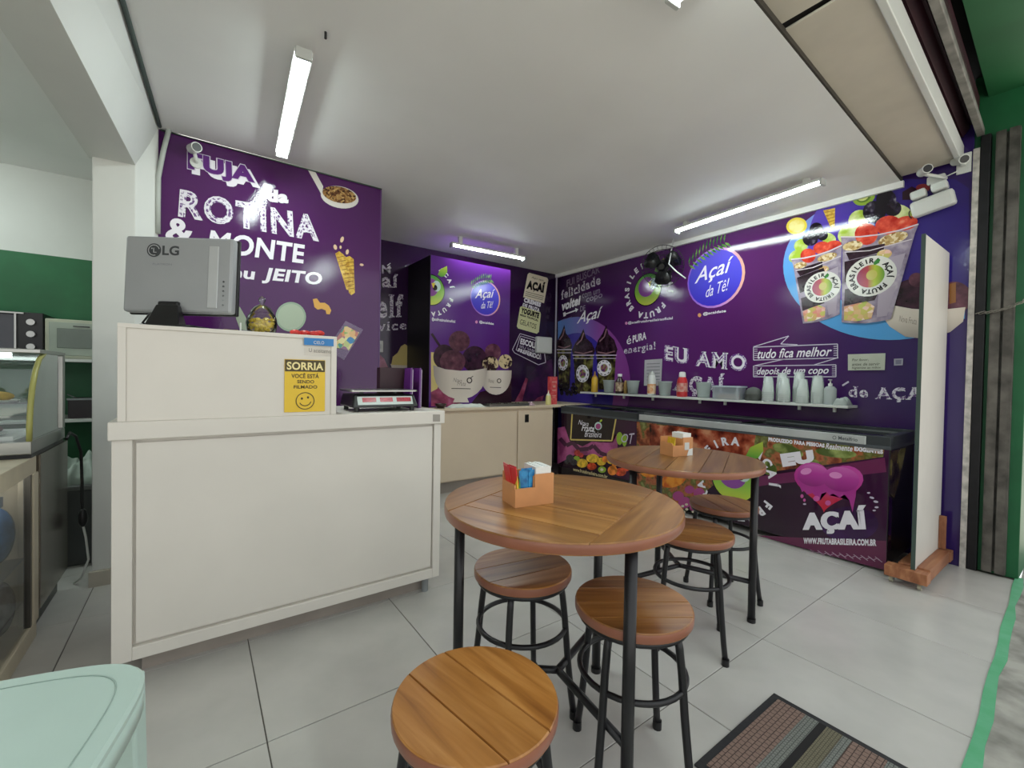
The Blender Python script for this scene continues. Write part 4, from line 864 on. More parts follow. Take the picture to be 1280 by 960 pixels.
# ------------------------------------------------------------ corner freezer print
flat(FX, 'top_panel', [[(716, 517), (770, 521), (764.5, 551), (714, 548)]], I('panel_black', '1d161a', bump=.02), FS2, 2)
flat(FX, 'gold_frame', line([(715.5, 516), (713.5, 549.5), (765, 551), (770.5, 521)], 1.8), I('gold_line', 'cdb86a', bump=.02), FS2, 3)
text(FX, 'Nova', [(723, 530.5), (736, 533), (736, 527), (723, 524.5)], k_white, FS2, 4, shear=.4)
text(FX, 'Fruta', [(727, 538.5), (743, 540), (743, 532), (727, 530.5)], k_white, FS2, 4, shear=.4, bold=.02)
text(FX, 'Brasileira', [(731, 546), (752, 547), (752, 539.5), (731, 538)], k_white, FS2, 4, shear=.4)
flat(FX, 'emblem', [ell(748, 532.5, 4.6, 5)], I('logo_pale', 'bfd7d2', bump=.02), FS2, 4); flat(FX, 'emblem_core', [ell(748, 533, 3.2, 3.6)], I('blossom', 'a2467f', bump=.02), FS2, 5); flat(FX, 'emblem_leaf', [ell(751.5, 526, 2, 1.2, -.8)], k_lime, FS2, 5)
flat(FX, 'splash', [[(697, 535), (706, 533), (712, 551), (728, 558), (740, 552), (752, 553), (766, 553), (772, 542), (772, 575), (745, 570), (720, 568), (697, 580)]], vinyl('ink_splash', None, None, 'noise', 7, [(.35, '7d3560'), (.6, 'b0568c')], bump=.02), FS2, 1)
flat(FX, 'juice_wave', line([(700, 548), (708, 557), (716, 553), (724, 562), (736, 561), (742, 557), (750, 566), (760, 570)], 5), I('juice', '4a2440', bump=.02), FS2, 2)
fcol = [('mango', 'd9b13a', 8, [(728, 579, 7, 5.5), (741, 573, 8, 5.5), (752, 577, 6, 5), (764, 576, 5, 4)]), ('papaya', 'd2502e', 10, [(740, 583, 6, 4.5), (783, 584, 6, 5), (776, 590, 7, 5)]), ('cashewfruit', 'd98034', 10, [(766, 588, 6, 6), (757, 574, 4, 4), (769, 580, 4, 3)]), ('kiwi', '93a83f', 12, [(753, 587, 5, 4), (721, 573, 4, 3), (775, 548, 4, 8), (781, 550, 3, 8)]), ('berry', '35343c', 12, [(713, 573, 5, 5), (718, 578, 4, 4), (709, 577, 3, 3)]), ('guava', 'b03a3a', 12, [(722, 566, 4, 4), (727, 569, 3, 3)])]
for i_, (nm, colr, sc, els) in enumerate(fcol):
    c_ = [int(colr[q:q+2], 16) for q in (0, 2, 4)]
    for e_ in els: flat(FX, 'printed_'+nm, [ell(*e_)], vinyl('ink_'+nm, None, None, 'noise', sc*2, [(.35, [x*.75 for x in c_]), (.65, [min(255, x*1.15) for x in c_])], bump=.02), FS2, 4+i_)
flat(FX, 'printed_kiwi_core', [ell(753, 587, 2, 1.8)], k_cream, FS2, 12)
flat(FX, 'url_band', [[(699, 583), (720, 586), (760, 594), (792, 602), (792, 612), (698, 594)]], I('panel_black', '1d161a', bump=.02), FS2, 10)
text(FX, 'www.frutabrasileira.com.br', [(717, 588.5), (760, 598), (760, 593.5), (717, 584)], I('url_cream', 'c9b98a', bump=.02), FS2, 11, bold=.03)
text(FX, 'OT', [(777, 552), (793, 556), (794, 541), (778, 543)], k_grey, FS2, 12, shear=.2)
# ============================================================ things on the service counter
RZ = lambda a: Matrix.Rotation(a, 4, 'Z')
def TR(x, y, z, a=0): return Matrix.Translation((x, y, z)) @ RZ(a)
def rbox(hx, hy, r, n=5):
    pts_ = []
    for cx_, cy_, a in ((hx-r, hy-r, 0), (-hx+r, hy-r, PI/2), (-hx+r, -hy+r, PI), (hx-r, -hy+r, 1.5*PI)):
        pts_ += [(cx_+r*math.cos(a+PI/2*i/n), cy_+r*math.sin(a+PI/2*i/n)) for i in range(n+1)]
    return pts_
mo = thing('monitor', 'silver LG computer monitor seen from behind, on the counter screen', 'monitor', (-.055, 2.56, 1.49))
m_sil = mat('silver_plastic', 'a3a6a8', .35, .25, var=.02); m_sil2 = mat('light_silver', 'bcbfc0', .3, .25, var=.02)
T = TR(-.062, 2.575, 1.742, math.radians(-33)) @ Matrix.Rotation(math.radians(-3), 4, 'X')
MB().box(-.246, .246, .022, .042, -.178, .186, T).build('bezel', m_dark, mo, .006)
MB().box(-.242, .242, -.022, .024, -.173, .181, T).build('back_shell', m_sil, mo, .012)
MB().box(.135, .18, -.026, -.02, -.15, .14, T).build('shell_ridge', m_sil2, mo, .004)
for k in range(6): MB().cyl((0, 0, 0), .005, -.004, .0, 8, T=T @ Matrix.Translation((.205, -.022, -.135+.022*k)) @ Matrix.Rotation(PI/2, 4, 'X')).build('screw_port', m_dark, mo)
MB().box(-.075, .015, -.04, -.018, -.172, -.125, T).build('hinge', m_dark, mo, .006)
TN = TR(-.085, 2.55, 0, math.radians(-33))
MB().hexa([TN @ Vector(q_) for q_ in ((-.085, -.07, 1.505), (.065, -.07, 1.505), (.04, .02, 1.505), (-.055, .02, 1.505))], [TN @ Vector(q_) for q_ in ((-.06, -.035, 1.6), (.035, -.035, 1.6), (.03, -.005, 1.6), (-.05, -.005, 1.6))]).build('stand_neck', m_dark, mo, .004)
MB().prism(rbox(.12, .085, .04), 1.49, 1.507, .004, TR(-.085, 2.555, 0, math.radians(-33))).build('stand_base', m_dark, mo)
MB().tube([T @ Vector(p) for p in ((-.03, -.03, -.14), (-.09, -.06, -.19), (-.12, -.06, -.23), (-.10, -.02, -.24))], .005, 6).build('cable', m_dark, mo)
PMn = T.copy()
def on_back(vs2, m, name, fs):     # flat print on the monitor back
    V = [PMn @ Vector((x, -.0228, z)) for x, z in vs2]; me = bpy.data.meshes.new(name); me.from_pydata(V, [], fs); me.update(); me.materials.append(m)
    return link(bpy.data.objects.new(name, me), mo)
m_logo = mat('dark_grey_logo', '3c3f42', .4)
vs, fs = glyphs('LG', bold=.03); uv = fit(vs); on_back([(-.075+u*.075, .092+v*.045) for u, v in uv], m_logo, 'brand_lettering', fs)
c0 = ell(-.112, .114, .032, .032, 0, 28); on_back(c0, m_logo, 'brand_disc', [tuple(range(28))])
an = line(ell(-.112, .114, .024, .024, 0, 20, .25, 1.6*PI), .0036)+[[(-.1145, .125), (-.111, .125), (-.111, .103), (-.1145, .103)], [(-.111, .1058), (-.100, .1058), (-.100, .103), (-.111, .103)], ell(-.121, .122, .0032, .0032, 0, 8)]
V2 = []; F2 = []
for p in an: F2.append(tuple(range(len(V2), len(V2)+len(p)))); V2 += p
V = [PMn @ Vector((x, -.0236, z)) for x, z in V2]; me = bpy.data.meshes.new('brand_mark'); me.from_pydata(V, [], F2); me.materials.append(m_sil2); link(bpy.data.objects.new('brand_mark', me), mo)
vs, fs = glyphs('FLATRON'); uv = fit(vs); on_back([(-.115+u*.085, .045+v*.009) for u, v in uv], mat('faint_grey', '85888a', .4), 'model_lettering', fs)
jx, jy = .268, 2.58
jr = thing('candy_jar', 'round glass jar with knob lid full of yellow candies', 'jar', (jx, jy, 1.49))
gl = glass('clear_glass')
MB().lathe([(.001, 1.492), (.05, 1.492), (.066, 1.515), (.072, 1.55), (.066, 1.585), (.05, 1.607)], (jx, jy, 0), 24).build('bowl', gl, jr)
MB().lathe([(.054, 1.606), (.052, 1.612), (.04, 1.632), (.016, 1.645), (.008, 1.652), (.016, 1.668), (.014, 1.682), (.001, 1.69)], (jx, jy, 0), 24).build('lid', gl, jr)
cdm = [mat('yellow_wrapper', 'd9b92c', .3), mat('gold_wrapper', 'b98f2a', .25, .4), mat('white_wrapper', 'd9d5c4', .4)]
random.seed(11)
cdy = MB()
for k in range(60):
    a, r, z = random.random()*2*PI, .05*math.sqrt(random.random()), 1.505+random.random()*.07
    cdy.ball((jx+r*math.cos(a), jy+r*math.sin(a), z), .011, 1.3, .9, .8, 7, 5, Matrix.Rotation(random.random()*6, 4, random.choice('XYZ')))
tag(cdy.build('wrapped_candies', cdm[0]), 'yellow wrapped candies heaped inside the glass jar', 'candies', None, 'stuff')
rp = thing('candy_packet', 'crumpled red candy packet on the counter screen edge', 'packet', (.46, 2.55, 1.49))
m_redp = mat('red_wrapper', 'd9352f', .3, var=.2, scale=30, col2='a8241f')
for i, (x, y, z, a) in enumerate(((.405, 2.46, 1.507, .3), (.45, 2.47, 1.508, -.2), (.49, 2.455, 1.506, .5), (.52, 2.47, 1.512, .1))): MB().ball((x, y, z), .024, 1.25, .8, .6, 10, 6, RZ(a)).build('sachet', m_redp, rp)
bk = thing('snack_packet', 'gold and black foil packet behind the monitor stand', 'packet', (.13, 2.6, 1.49))
MB().box(.10, .17, 2.58, 2.66, 1.49, 1.512).build('pouch', mat('gold_black_foil', '8a6a24', .3, .4, scale=40, col2='1c150c'), bk, .008)
MB().box(.098, .172, 2.576, 2.58, 1.492, 1.508).build('seal', m_dark, bk)
sb = thing('card_stand', 'small white card stand beside the monitor', 'stand', (.18, 2.50, 1.49))
MB().box(.17, .195, 2.50, 2.53, 1.49, 1.498).build('base', m_whitep, sb, .002); MB().box(.167, .173, 2.503, 2.527, 1.498, 1.54).build('upright', m_whitep, sb, .001); MB().box(.173, .195, 2.503, 2.527, 1.498, 1.502).build('lip', m_whitep, sb)
# picture in a clear sleeve, leaning past the screen end
pk = thing('picture_sleeve', 'tilted clear sleeve with a colourful picture card on the purple wall', 'picture', tuple(on(1, YL-.01, 437, 423)))
PV = Plane(1, YL-.004)
flat(PV, 'sleeve', [[(432, 401), (454, 412), (430, 450), (408, 437)]], mat('clear_sleeve', '9a86a8', .15, alpha=.55), pk, 1)
flat(PV, 'picture', [[(431.5, 407), (449, 415.5), (436, 438), (413, 433)]], vinyl('ink_picture', None, None, 'cells', 26, [(0, '3f7fc0'), (.25, '5aa04a'), (.5, 'e0d9a0'), (.7, 'd98a5a'), (1, '3a4f9a')], bump=0), pk, 3)
# scale
sc = thing('digital_scale', 'black digital weighing scale with silver plate and red displays', 'scale', (.87, 2.55, 1.09))
T = TR(.875, 2.56, 1.09, math.radians(-1))
MB().hexa([T @ Vector(p) for p in ((-.19, -.14, .025), (.19, -.14, .025), (.19, .14, .025), (-.19, .14, .025))], [T @ Vector(p) for p in ((-.175, -.105, .095), (.175, -.105, .095), (.175, .14, .095), (-.175, .14, .095))]).build('body', m_dark, sc, .008)
MB().prism(rbox(.195, .13, .02), .112, .122, .003, T @ Matrix.Translation((0, .01, 0))).build('weighing_plate', m_steel, sc)
for sx_ in (-1, 1): MB().cyl((0, 0, 0), .012, .094, .113, 10, T=T @ Matrix.Translation((sx_*.1, .01, 0))).build('plate_support', m_grey, sc)
def Tf(u, v, o=0): # on the sloping front face
    a = Vector((-.165+.33*u, -.133+.0235*v, .038+.047*v)); return T @ (a+Vector((0, -.0025-o, .001)))
def panel(u0, u1, v0, v1, o, m, name, par):
    b = [Tf(u0, v0, o), Tf(u1, v0, o), Tf(u1, v1, o), Tf(u0, v1, o)]; back = [p+(T.to_3x3() @ Vector((0, .003, 0))) for p in b]
    return MB().hexa([back[0], back[1], back[2], back[3]], b).build(name, m, par)
dp = panel(.02, .98, .02, .98, .0, mat('display_bezel', 'c4d0cc', .3), 'display_panel', sc)
m_lcd = mat('red_lcd', '8a2f3a', .2, var=.15, scale=90, col2='4b2028', emit='c23a48', estr=.25)
for u0, u1 in ((.10, .33), (.40, .62), (.69, .95)): panel(u0, u1, .35, .85, .0015, m_lcd, 'display', dp)
for x in (-.16, .16):
    for y in (-.11, .11): MB().cyl((0, 0, 0), .014, 0, .027, 10, T=T @ Matrix.Translation((x, y, 0))).build('foot', m_dark, sc)
# menus behind the scale
mb = thing('menu_box', 'dark maroon box with faint gold lettering behind the scale', 'box', (1.02, 2.78, 1.09))
MB().box(.94, 1.13, 2.74, 2.80, 1.09, 1.345).build('case', mat('maroon_card', '32121f', .5), mb, .003)
text(Plane(1, 2.74), 'Nova Fruta', [(506, 480), (527, 479), (527, 472), (506, 473)], k_gold, mb, 1, shear=.3)
m_purp = mat('purple_acrylic', '5d2374', .25, var=.05)
for i, (x, lb) in enumerate(((1.085, 'purple upright menu folder nearest the scale'), (1.145, 'outer purple upright menu folder at the counter end'))):
    f_ = thing('menu_folder', lb, 'menu', (x, 2.66, 1.09), 0, 'purple menu folders')
    MB().hexa([(x, 2.60, 1.09), (x+.012, 2.60, 1.09), (x+.012, 2.72, 1.09), (x, 2.72, 1.09)], [(x+.012, 2.62, 1.345), (x+.024, 2.62, 1.345), (x+.024, 2.72, 1.345), (x+.012, 2.72, 1.345)]).build('cover', m_purp, f_)
    MB().hexa([(x+.013, 2.605, 1.09), (x+.019, 2.605, 1.09), (x+.019, 2.71, 1.09), (x+.013, 2.71, 1.09)], [(x+.025, 2.625, 1.335), (x+.031, 2.625, 1.335), (x+.031, 2.71, 1.335), (x+.025, 2.71, 1.335)]).build('pages', mat('menu_pages', 'b9a9c0', .6), f_)

# ============================================================ things on the back worktop
ZT = .945
def lathe_thing(name, label, cat, x, y, z, parts, group=None, seg=18):
    t = thing(name, label, cat, (x, y, z), 0, group)
    for nm, prof, m in parts: MB().lathe([(max(r, 1e-4), zz) for r, zz in prof], (x, y, z), seg).build(nm, m, t)
    return t
lathe_thing('bowl', 'small dark brown bowl at the end of the back worktop', 'bowl', 2.14, 4.28, ZT, [('body', [(0, .0), (.035, .0), (.055, .025), (.062, .05), (.058, .05), (.05, .028), (0, .012)], mat('brown_glaze', '3a211c', .3)), ('contents', [(0, .036), (.05, .036)], mat('dark_topping', '1f1412', .6))])
m_cloth = mat('white_cloth', 'cfd3cb', .8, var=.06)
def crumple(name, label, cat, x0, x1, y0, y1, z, h, m, seed):
    random.seed(seed); nx, ny = 14, 6; vs = []; fs = []
    for j in range(ny+1):
        for i in range(nx+1):
            e = min(i, nx-i, j*2, (ny-j)*2); hh = (.3+.7*random.random())*h*min(1, e/2.5)
            vs.append((x0+(x1-x0)*(i+random.uniform(-.3, .3))/nx, y0+(y1-y0)*(j+random.uniform(-.3, .3))/ny, z+.001+hh))
    for j in range(ny):
        for i in range(nx): a = j*(nx+1)+i; fs.append((a, a+1, a+nx+2, a+nx+1))
    o = MB().add(vs, fs, True).build(name, m, None, 0, 1); md = o.modifiers.new('solid', 'SOLIDIFY'); md.thickness = .002
    return tag(o, label, cat)
crumple('cleaning_cloth', 'crumpled pale cloth lying on the back worktop before the bowls print', 'cloth', 2.24, 2.72, 4.25, 4.38, ZT, .055, m_cloth, 5)
tr_ = thing('topping_tray', 'shallow steel tray of dark crumbs on the back worktop', 'tray', (3.0, 4.3, ZT))
MB().box(2.74, 3.32, 4.235, 4.39, ZT, ZT+.006).build('base', m_steel, tr_)
for a in ((2.74, 2.746, 4.235, 4.39), (3.314, 3.32, 4.235, 4.39), (2.746, 3.314, 4.235, 4.241), (2.746, 3.314, 4.384, 4.39)): MB().box(*a, ZT+.006, ZT+.032).build('rim', m_steel, tr_)
cm = MB(); random.seed(9)
for k in range(160): cm.ball((random.uniform(2.76, 3.3), random.uniform(4.25, 4.375), ZT+.012+random.random()*.02), random.uniform(.006, .012), 1, 1, .7, 5, 4)
tag(cm.build('crumb_topping', mat('mixed_crumbs', '6b6558', .8, scale=25, col2='25211c', var=.2)), 'dark and pale crumbs heaped in the steel tray', 'crumbs', None, 'stuff')
crumple('plastic_wrap', 'small heap of clear pink plastic wrap on the back worktop', 'plastic wrap', 3.32, 3.44, 4.25, 4.36, ZT, .05, mat('pink_wrap', 'c9a9b4', .25, alpha=.75), 8)
lathe_thing('sauce_bottle', 'pale yellow squeeze bottle beside the red carton', 'bottle', 3.70, 4.32, ZT, [('body', [(0, 0), (.036, 0), (.038, .01), (.036, .09), (.03, .12)], mat('pale_yellow_plastic', 'd8cf8a', .35)), ('nozzle', [(.03, .12), (.022, .135), (.008, .15), (.005, .185), (0, .187)], mat('cream_cap', 'd9d4bd', .35))])
cb = thing('carton', 'tall red carton standing at the corner of the back worktop', 'carton', (3.80, 4.42, ZT))
m_redc = mat('red_carton', 'c4343c', .4, var=.12, scale=30, col2='d9686a')
MB().box(3.75, 3.86, 4.33, 4.40, ZT, ZT+.36).build('box', m_redc, cb, .003)
MB().box(3.752, 3.858, 4.332, 4.398, ZT+.36, ZT+.368).build('lid', mat('dark_red', '9a2730', .4), cb)
PCn = Plane(1, 4.33)
def cq(a, b, c_, d_): return [(3.75+.11*a, ZT+.36*b), (3.75+.11*c_, ZT+.36*b), (3.75+.11*c_, ZT+.36*d_), (3.75+.11*a, ZT+.36*d_)]
flat(PCn, 'stripe', [cq(.2, .30, .8, .33), cq(.25, .24, .75, .26), cq(.15, .80, .85, .84), cq(.3, .62, .7, .70), cq(.2, .5, .8, .54)], mat('pale_red_print', 'e0a79a', .4), cb, 1, False)

# wall boxes on the back wall
wbx = thing('wall_box', 'white square plastic box fixed on the back wall near the corner', 'box', tuple(on(1, YB-.04, 680, 431)))
p0, p1 = on(1, YB-.05, 671, 441), on(1, YB-.05, 690, 422)
MB().box(p0.x, p1.x, YB-.06, YB-.001, p0.z, p1.z).build('housing', m_whitep, wbx, .012); MB().box(p0.x+.02, p1.x-.02, YB-.064, YB-.059, p0.z+.02, p1.z-.02).build('cover', m_whitep, wbx, .004)
p0, p1 = on(1, YB-.01, 471.5, 440), on(1, YB-.01, 479, 426)
ws = thing('light_switch', 'white wall switch plate in the recess beside the partition', 'switch', (p0.x+.04, YB-.01, p0.z))
MB().box(p0.x, p1.x, YB-.012, YB-.001, p0.z, p1.z).build('plate', m_whitep, ws, .003); MB().box((p0.x*2+p1.x)/3, (p0.x+2*p1.x)/3, YB-.018, YB-.011, p0.z+.04, p1.z-.04).build('rocker', mat('rocker_white', 'c0c4c2', .35), ws, .002)

# ============================================================ wall shelf and what stands on it
ZS = 1.115; shf = thing('wall_shelf', 'long white wall shelf above the freezers', 'shelf', (4.3, 2.75, ZS))
Box(4.19, 4.418, 1.25, 4.24, ZS-.022, ZS-.002).build('board', m_whitep, shf, .002)
for y in (1.36, 1.62, 2.28, 2.55, 3.13, 3.55, 4.02):
    MB().box(4.25, 4.27, y-.01, y+.01, ZS-.06, ZS-.022).build('bracket', m_whitep, shf)
SH = ZS-.002
def bottle(label, y, parts, x=4.30, name='bottle'): return lathe_thing(name, label, 'bottle', x, y, SH, parts)
yel = mat('mustard_plastic', 'c9a02f', .35, var=.1)
bottle('slim mustard yellow squeeze bottle at the far end of the wall shelf', 4.08, [('body', [(0, 0), (.042, 0), (.045, .01), (.043, .17), (.032, .20)], yel), ('cap', [(.032, .2), (.026, .215), (.012, .225), (.006, .275), (0, .277)], mat('amber_cap', 'a87a24', .35))])
m_clear = frosted('frosted_plastic', 'c3cecb', .5)
def tub(label, y, fill=None, x=4.30, r=.078, h=.165):
    t = lathe_thing('plastic_cup', label, 'cup', x, y, SH, [('body', [(0, .003), (r*.76, .003), (r*.97, h*.93), (r*1.04, h*.94), (r*1.04, h), (r*.96, h), (r*.72, .008), (0, .008)], m_clear)], 'wide plastic cups on the shelf', 22)
    if fill: MB().lathe([(1e-4, .009), (r*.72, .009), (r*.83, h*.45), (1e-4, h*.46)], (x, y, SH), 20).build('contents', fill, t)
    return t
tub('wide translucent cup between the yellow bottle and dark bottle', 3.83)
bottle('small dark bottle with cream label and white cap on the wall shelf', 3.655, [('body', [(0, 0), (.05, 0), (.053, .01), (.053, .03)], mat('dark_syrup', '2a1418', .2)), ('label', [(.0535, .03), (.0535, .14)], mat('cream_label', 'b9a58a', .5, var=.3, scale=30, col2='5a3328')), ('shoulder', [(.053, .14), (.045, .17), (.026, .195), (.024, .215)], mat('dark_syrup', '2a1418', .2)), ('cap', [(.027, .213), (.028, .245), (0, .247)], m_whitep)])
bottle('thin ochre sachet tube beside the dark bottle', 3.56, [('body', [(0, 0), (.024, 0), (.025, .12), (.018, .15)], mat('ochre', '9a7a3c', .5)), ('cap', [(.018, .15), (.010, .165), (0, .168)], mat('ochre_cap', 'b9985a', .5))])
tub('translucent cup half full of dark syrup on the wall shelf', 3.45, mat('dark_contents', '43343c', .5))
bottle('white squeeze bottle with orange fruit label on the wall shelf', 3.18, [('body', [(0, 0), (.046, 0), (.048, .02)], m_whitep), ('label', [(.0485, .02), (.0485, .13)], mat('orange_label', 'cf8a56', .45, var=.3, scale=22, col2='e3cfae')), ('shoulder', [(.048, .13), (.046, .2), (.036, .235)], m_whitep), ('cap', [(.036, .235), (.034, .262), (.014, .266), (.01, .282), (0, .284)], mat('grey_cap', 'b9bcb8', .4))])
tub('empty frosted cup between the white bottle and red bottle', 3.0)
m_redb = mat('red_bottle', 'c3282b', .3)
bottle('red and white sauce bottle standing on the wall shelf', 2.785, [('base', [(0, 0), (.055, 0), (.058, .02), (.057, .055)], m_redb), ('label', [(.0575, .055), (.0565, .15)], mat('pale_red_label', 'c9a293', .5, var=.2, scale=25, col2='b8524c')), ('shoulder', [(.057, .15), (.05, .185), (.036, .215)], m_redb), ('cap', [(.037, .215), (.032, .265), (.02, .272), (0, .273)], m_whitep)])
tub('empty frosted cup between the red bottle and food container', 2.535)
fc = thing('food_container', 'rectangular frosted container with orange contents and pale lid', 'container', (4.3, 2.24, SH))
MB().prism(rbox(.085, .135, .03), 0, .115, 0, TR(4.3, 2.265, SH+.001)).build('tub', frosted('frosted_tub', 'bccad0', .5), fc)
MB().prism(rbox(.07, .11, .03), .005, .05, 0, TR(4.3, 2.265, SH+.001)).build('contents', mat('orange_contents', 'b5805f', .6, var=.2, scale=20), fc)
MB().prism(rbox(.095, .145, .03), .115, .132, .004, TR(4.3, 2.265, SH+.001)).build('lid', frosted('lid_frosted', 'b4bfc9', .8), fc)
sp = thing('sponge_dish', 'dark grey rounded dish between the food container and cup stacks', 'dish', (4.3, 2.05, SH))
MB().ball((4.3, 2.03, SH+.05), .075, .9, 1.05, 1.05, 16, 10).build('lid', mat('grey_rubber', '5d605c', .6, var=.15), sp); MB().cyl((4.3, 2.03, SH), .07, .001, .06, 20, .076).build('base', mat('dark_grey_rubber', '4a4d49', .6), sp)
m_pcup = frosted('clear_cup_plastic', 'e2eae6', .33)
cup_me = MB().lathe([(.050, 0), (.052, .003), (.050, .008), (.036, .150), (1e-4, .151)], (0, 0, 0), 20).mesh('cup'); cup_me.materials.append(m_pcup)
for i, (x, y, n, lb) in enumerate(((4.27, 1.885, 8, 'leftmost stack of upturned clear cups, beside the grey dish'), (4.35, 1.80, 11, 'second stack of upturned clear cups, at the back'), (4.26, 1.745, 7, 'third stack of upturned clear cups, in front'),
                                (4.35, 1.66, 12, 'tall stack of upturned clear cups at the back, fourth along'), (4.26, 1.60, 6, 'short stack of upturned clear cups, fifth along'), (4.30, 1.50, 9, 'last stack of upturned clear cups, next to the pump bottle'))):
    t = thing('cup_stack', lb, 'cup stack', (x, y, SH), 0, 'stacks of clear plastic cups on the shelf')
    for k in range(n):
        o = bpy.data.objects.new('cup', cup_me); o.location = (x, y, SH+.0115*k); link(o, t)
pb = lathe_thing('pump_bottle', 'clear sanitizer pump bottle beside the cup stacks', 'bottle', 4.29, 1.405, SH, [('body', [(0, 0), (.043, 0), (.045, .01), (.045, .13), (.03, .15), (.014, .155)], frosted('sanitizer', 'd3ddd9', .5)), ('pump', [(.014, .155), (.016, .175), (.005, .178), (.005, .20), (.012, .202), (.012, .21), (0, .211)], m_whitep)])
MB().box(4.25, 4.29, 1.40, 1.41, SH+.203, SH+.211).build('spout', m_whitep, pb, .002)
crumple('plastic_bag', 'crumpled clear plastic bag at the near end of the wall shelf', 'bag', 4.21, 4.37, 1.265, 1.365, SH, .085, mat('crinkled_plastic', 'b3bcb9', .2, alpha=.7), 21)
# notices on the right wall
nt = thing('paper_notice', 'white sheet pinned on the purple wall behind the white squeeze bottle', 'notice', tuple(on(0, XW, 816, 482)))
PN = Plane(0, XW-.006)
flat(PN, 'sheet', [[(806, 450), (828, 448.5), (826.5, 482), (805, 482)]], mat('grey_paper', 'b8b6bc', .6), nt, 2)
flat(PN, 'printed_lines', sum([line([(808.5, 455+k*4), (825, 454.3+k*4)], .9) for k in range(6)], []), mat('faint_print', '7d7a82', .6), nt, 3)
nt = thing('paper_notice', 'cream card reading Por favor, to the right of the cup stacks', 'notice', tuple(on(0, XW, 1083, 462)))
flat(PN, 'sheet', [[(1060, 443), (1107, 441.5), (1106, 462.5), (1060, 463)]], mat('cream_paper', 'bfc2b3', .6), nt, 2)
for s_, y_, x1_ in (('Por favor,', 452, 1086), ('antes de servir', 457.2, 1100), ('higienize as mãos', 462, 1101)): text(PN, s_, [(1065, y_), (x1_, y_-.6), (x1_, y_-4.2), (1065, y_-3.6)], mat('dark_print', '4f5148', .6), nt, 3, shear=.2, bold=.01)
nt = thing('wall_sticker', 'tiny grey square sticker right of the cream card', 'sticker', tuple(on(0, XW, 1123, 456)))
flat(PN, 'backing', [[(1117.5, 448.5), (1129, 448), (1128.5, 456.5), (1117.5, 457)]], mat('grey_sticker', 'a5a2b0', .5), nt, 2); flat(PN, 'face', [[(1119.5, 450), (1127, 449.6), (1126.7, 455), (1119.5, 455.4)]], mat('mid_sticker', '77728a', .5), nt, 3)

# ============================================================ fixtures high on the walls
em = thing('emergency_light', 'white twin-head emergency light tilted on the wall by the shutter', 'emergency light', (XW-.03, .83, 2.6))
T = Matrix.Translation((XW-.035, .828, 2.625)) @ Matrix.Rotation(math.radians(-11), 4, 'X')
MB().box(-.035, .034, -.12, .12, -.06, .06, T).build('case', m_whitep, em, .02)
for y in (-.055, .06):
    h = MB().box(-.04, .03, -.045, .045, .072, .135, T).build('lamp_head', m_whitep, em, .014); MB().box(-.0415, -.038, -.036+y*0, .036, .08, .127, T).build('lens', mat('clear_lens', 'dfe6e2', .1), h, .004)
    for o in (h, h.children[0]): o.location = (0, y*math.cos(math.radians(-11)), y*math.sin(math.radians(-11)))
    h.children[0].location = (0, 0, 0)
MB().tube([T @ Vector((-.0, .125+.012*math.sin(t), -.02+.03*math.cos(t))) for t in [PI*k/8 for k in range(9)]], .004, 6).build('test_cord', m_dark, em)
def sec_cam(label, p, d, dark=False):
    t = thing('security_camera', label, 'camera', tuple(p)); d = Vector(d).normalized()
    q = Matrix.Translation(p) @ d.to_track_quat('Z', 'Y').to_matrix().to_4x4()
    MB().cyl((0, 0, 0), .031, -.05, .045, 18, T=q).build('barrel', m_whitep, t, .006)
    MB().cyl((0, 0, 0), .025, .044, .049, 18, T=q).build('lens', m_dark, t)
    return t, q
t, q = sec_cam('white security camera above the emergency light', on(0, XW-.2, 1156, 213), (-.85, -.5, -.12))
pa = on(0, XW-.2, 1156, 213); MB().tube([pa+Vector((.03, .02, -.01)), Vector((4.34, pa.y-.05, 2.80)), Vector((4.40, pa.y-.08, 2.79))], .012, 8).build('arm', m_whitep, t)
MB().prism(rbox(.03, .05, .012), 0, .03, .004, Matrix.Translation(on(0, XW-.03, 1170, 224)) @ Matrix.Rotation(PI/2, 4, 'Y') @ Matrix.Translation((0, 0, -.0))).build('mount', m_whitep, t)
a_, b_ = on(0, XW-.02, 1180, 226), on(0, XW-.02, 1198, 212); mid = (a_+b_)/2
tag(MB().tube([on(0, XW-.01, 1178, 231), on(0, XW-.012, 1180, 222), on(0, XW-.012, 1188, 218), on(0, XW-.012, 1197, 214)], .004, 6).build('camera_cable', m_whitep), 'thin white cable linking the two cameras by the shutter', 'cable')
t, q = sec_cam('dark-faced camera on a white bracket beside the black rail', on(0, XW-.11, 1200, 200), (-.75, -.6, -.3))
MB().box(XW-.09, XW, .665, .69, 2.85, 2.868).box(XW-.012, XW, .64, .715, 2.80, 2.94).build('bracket', m_whitep, t, .003)
p = on(1, YL-.07, 243, 185); t, q = sec_cam('white security camera over the FUJA lettering on the partition', p, (.25, -.85, -.15))
MB().tube([p+Vector((.0, .02, -.02)), p+Vector((.01, .04, -.06)), p+Vector((.01, .068, -.07))], .012, 8).build('arm', m_whitep, t); MB().cyl((0, 0, 0), .035, 0, .012, 16, T=Matrix.Translation(p+Vector((.01, .069, -.07))) @ Matrix.Rotation(PI/2, 4, 'X')).build('mount', m_whitep, t)
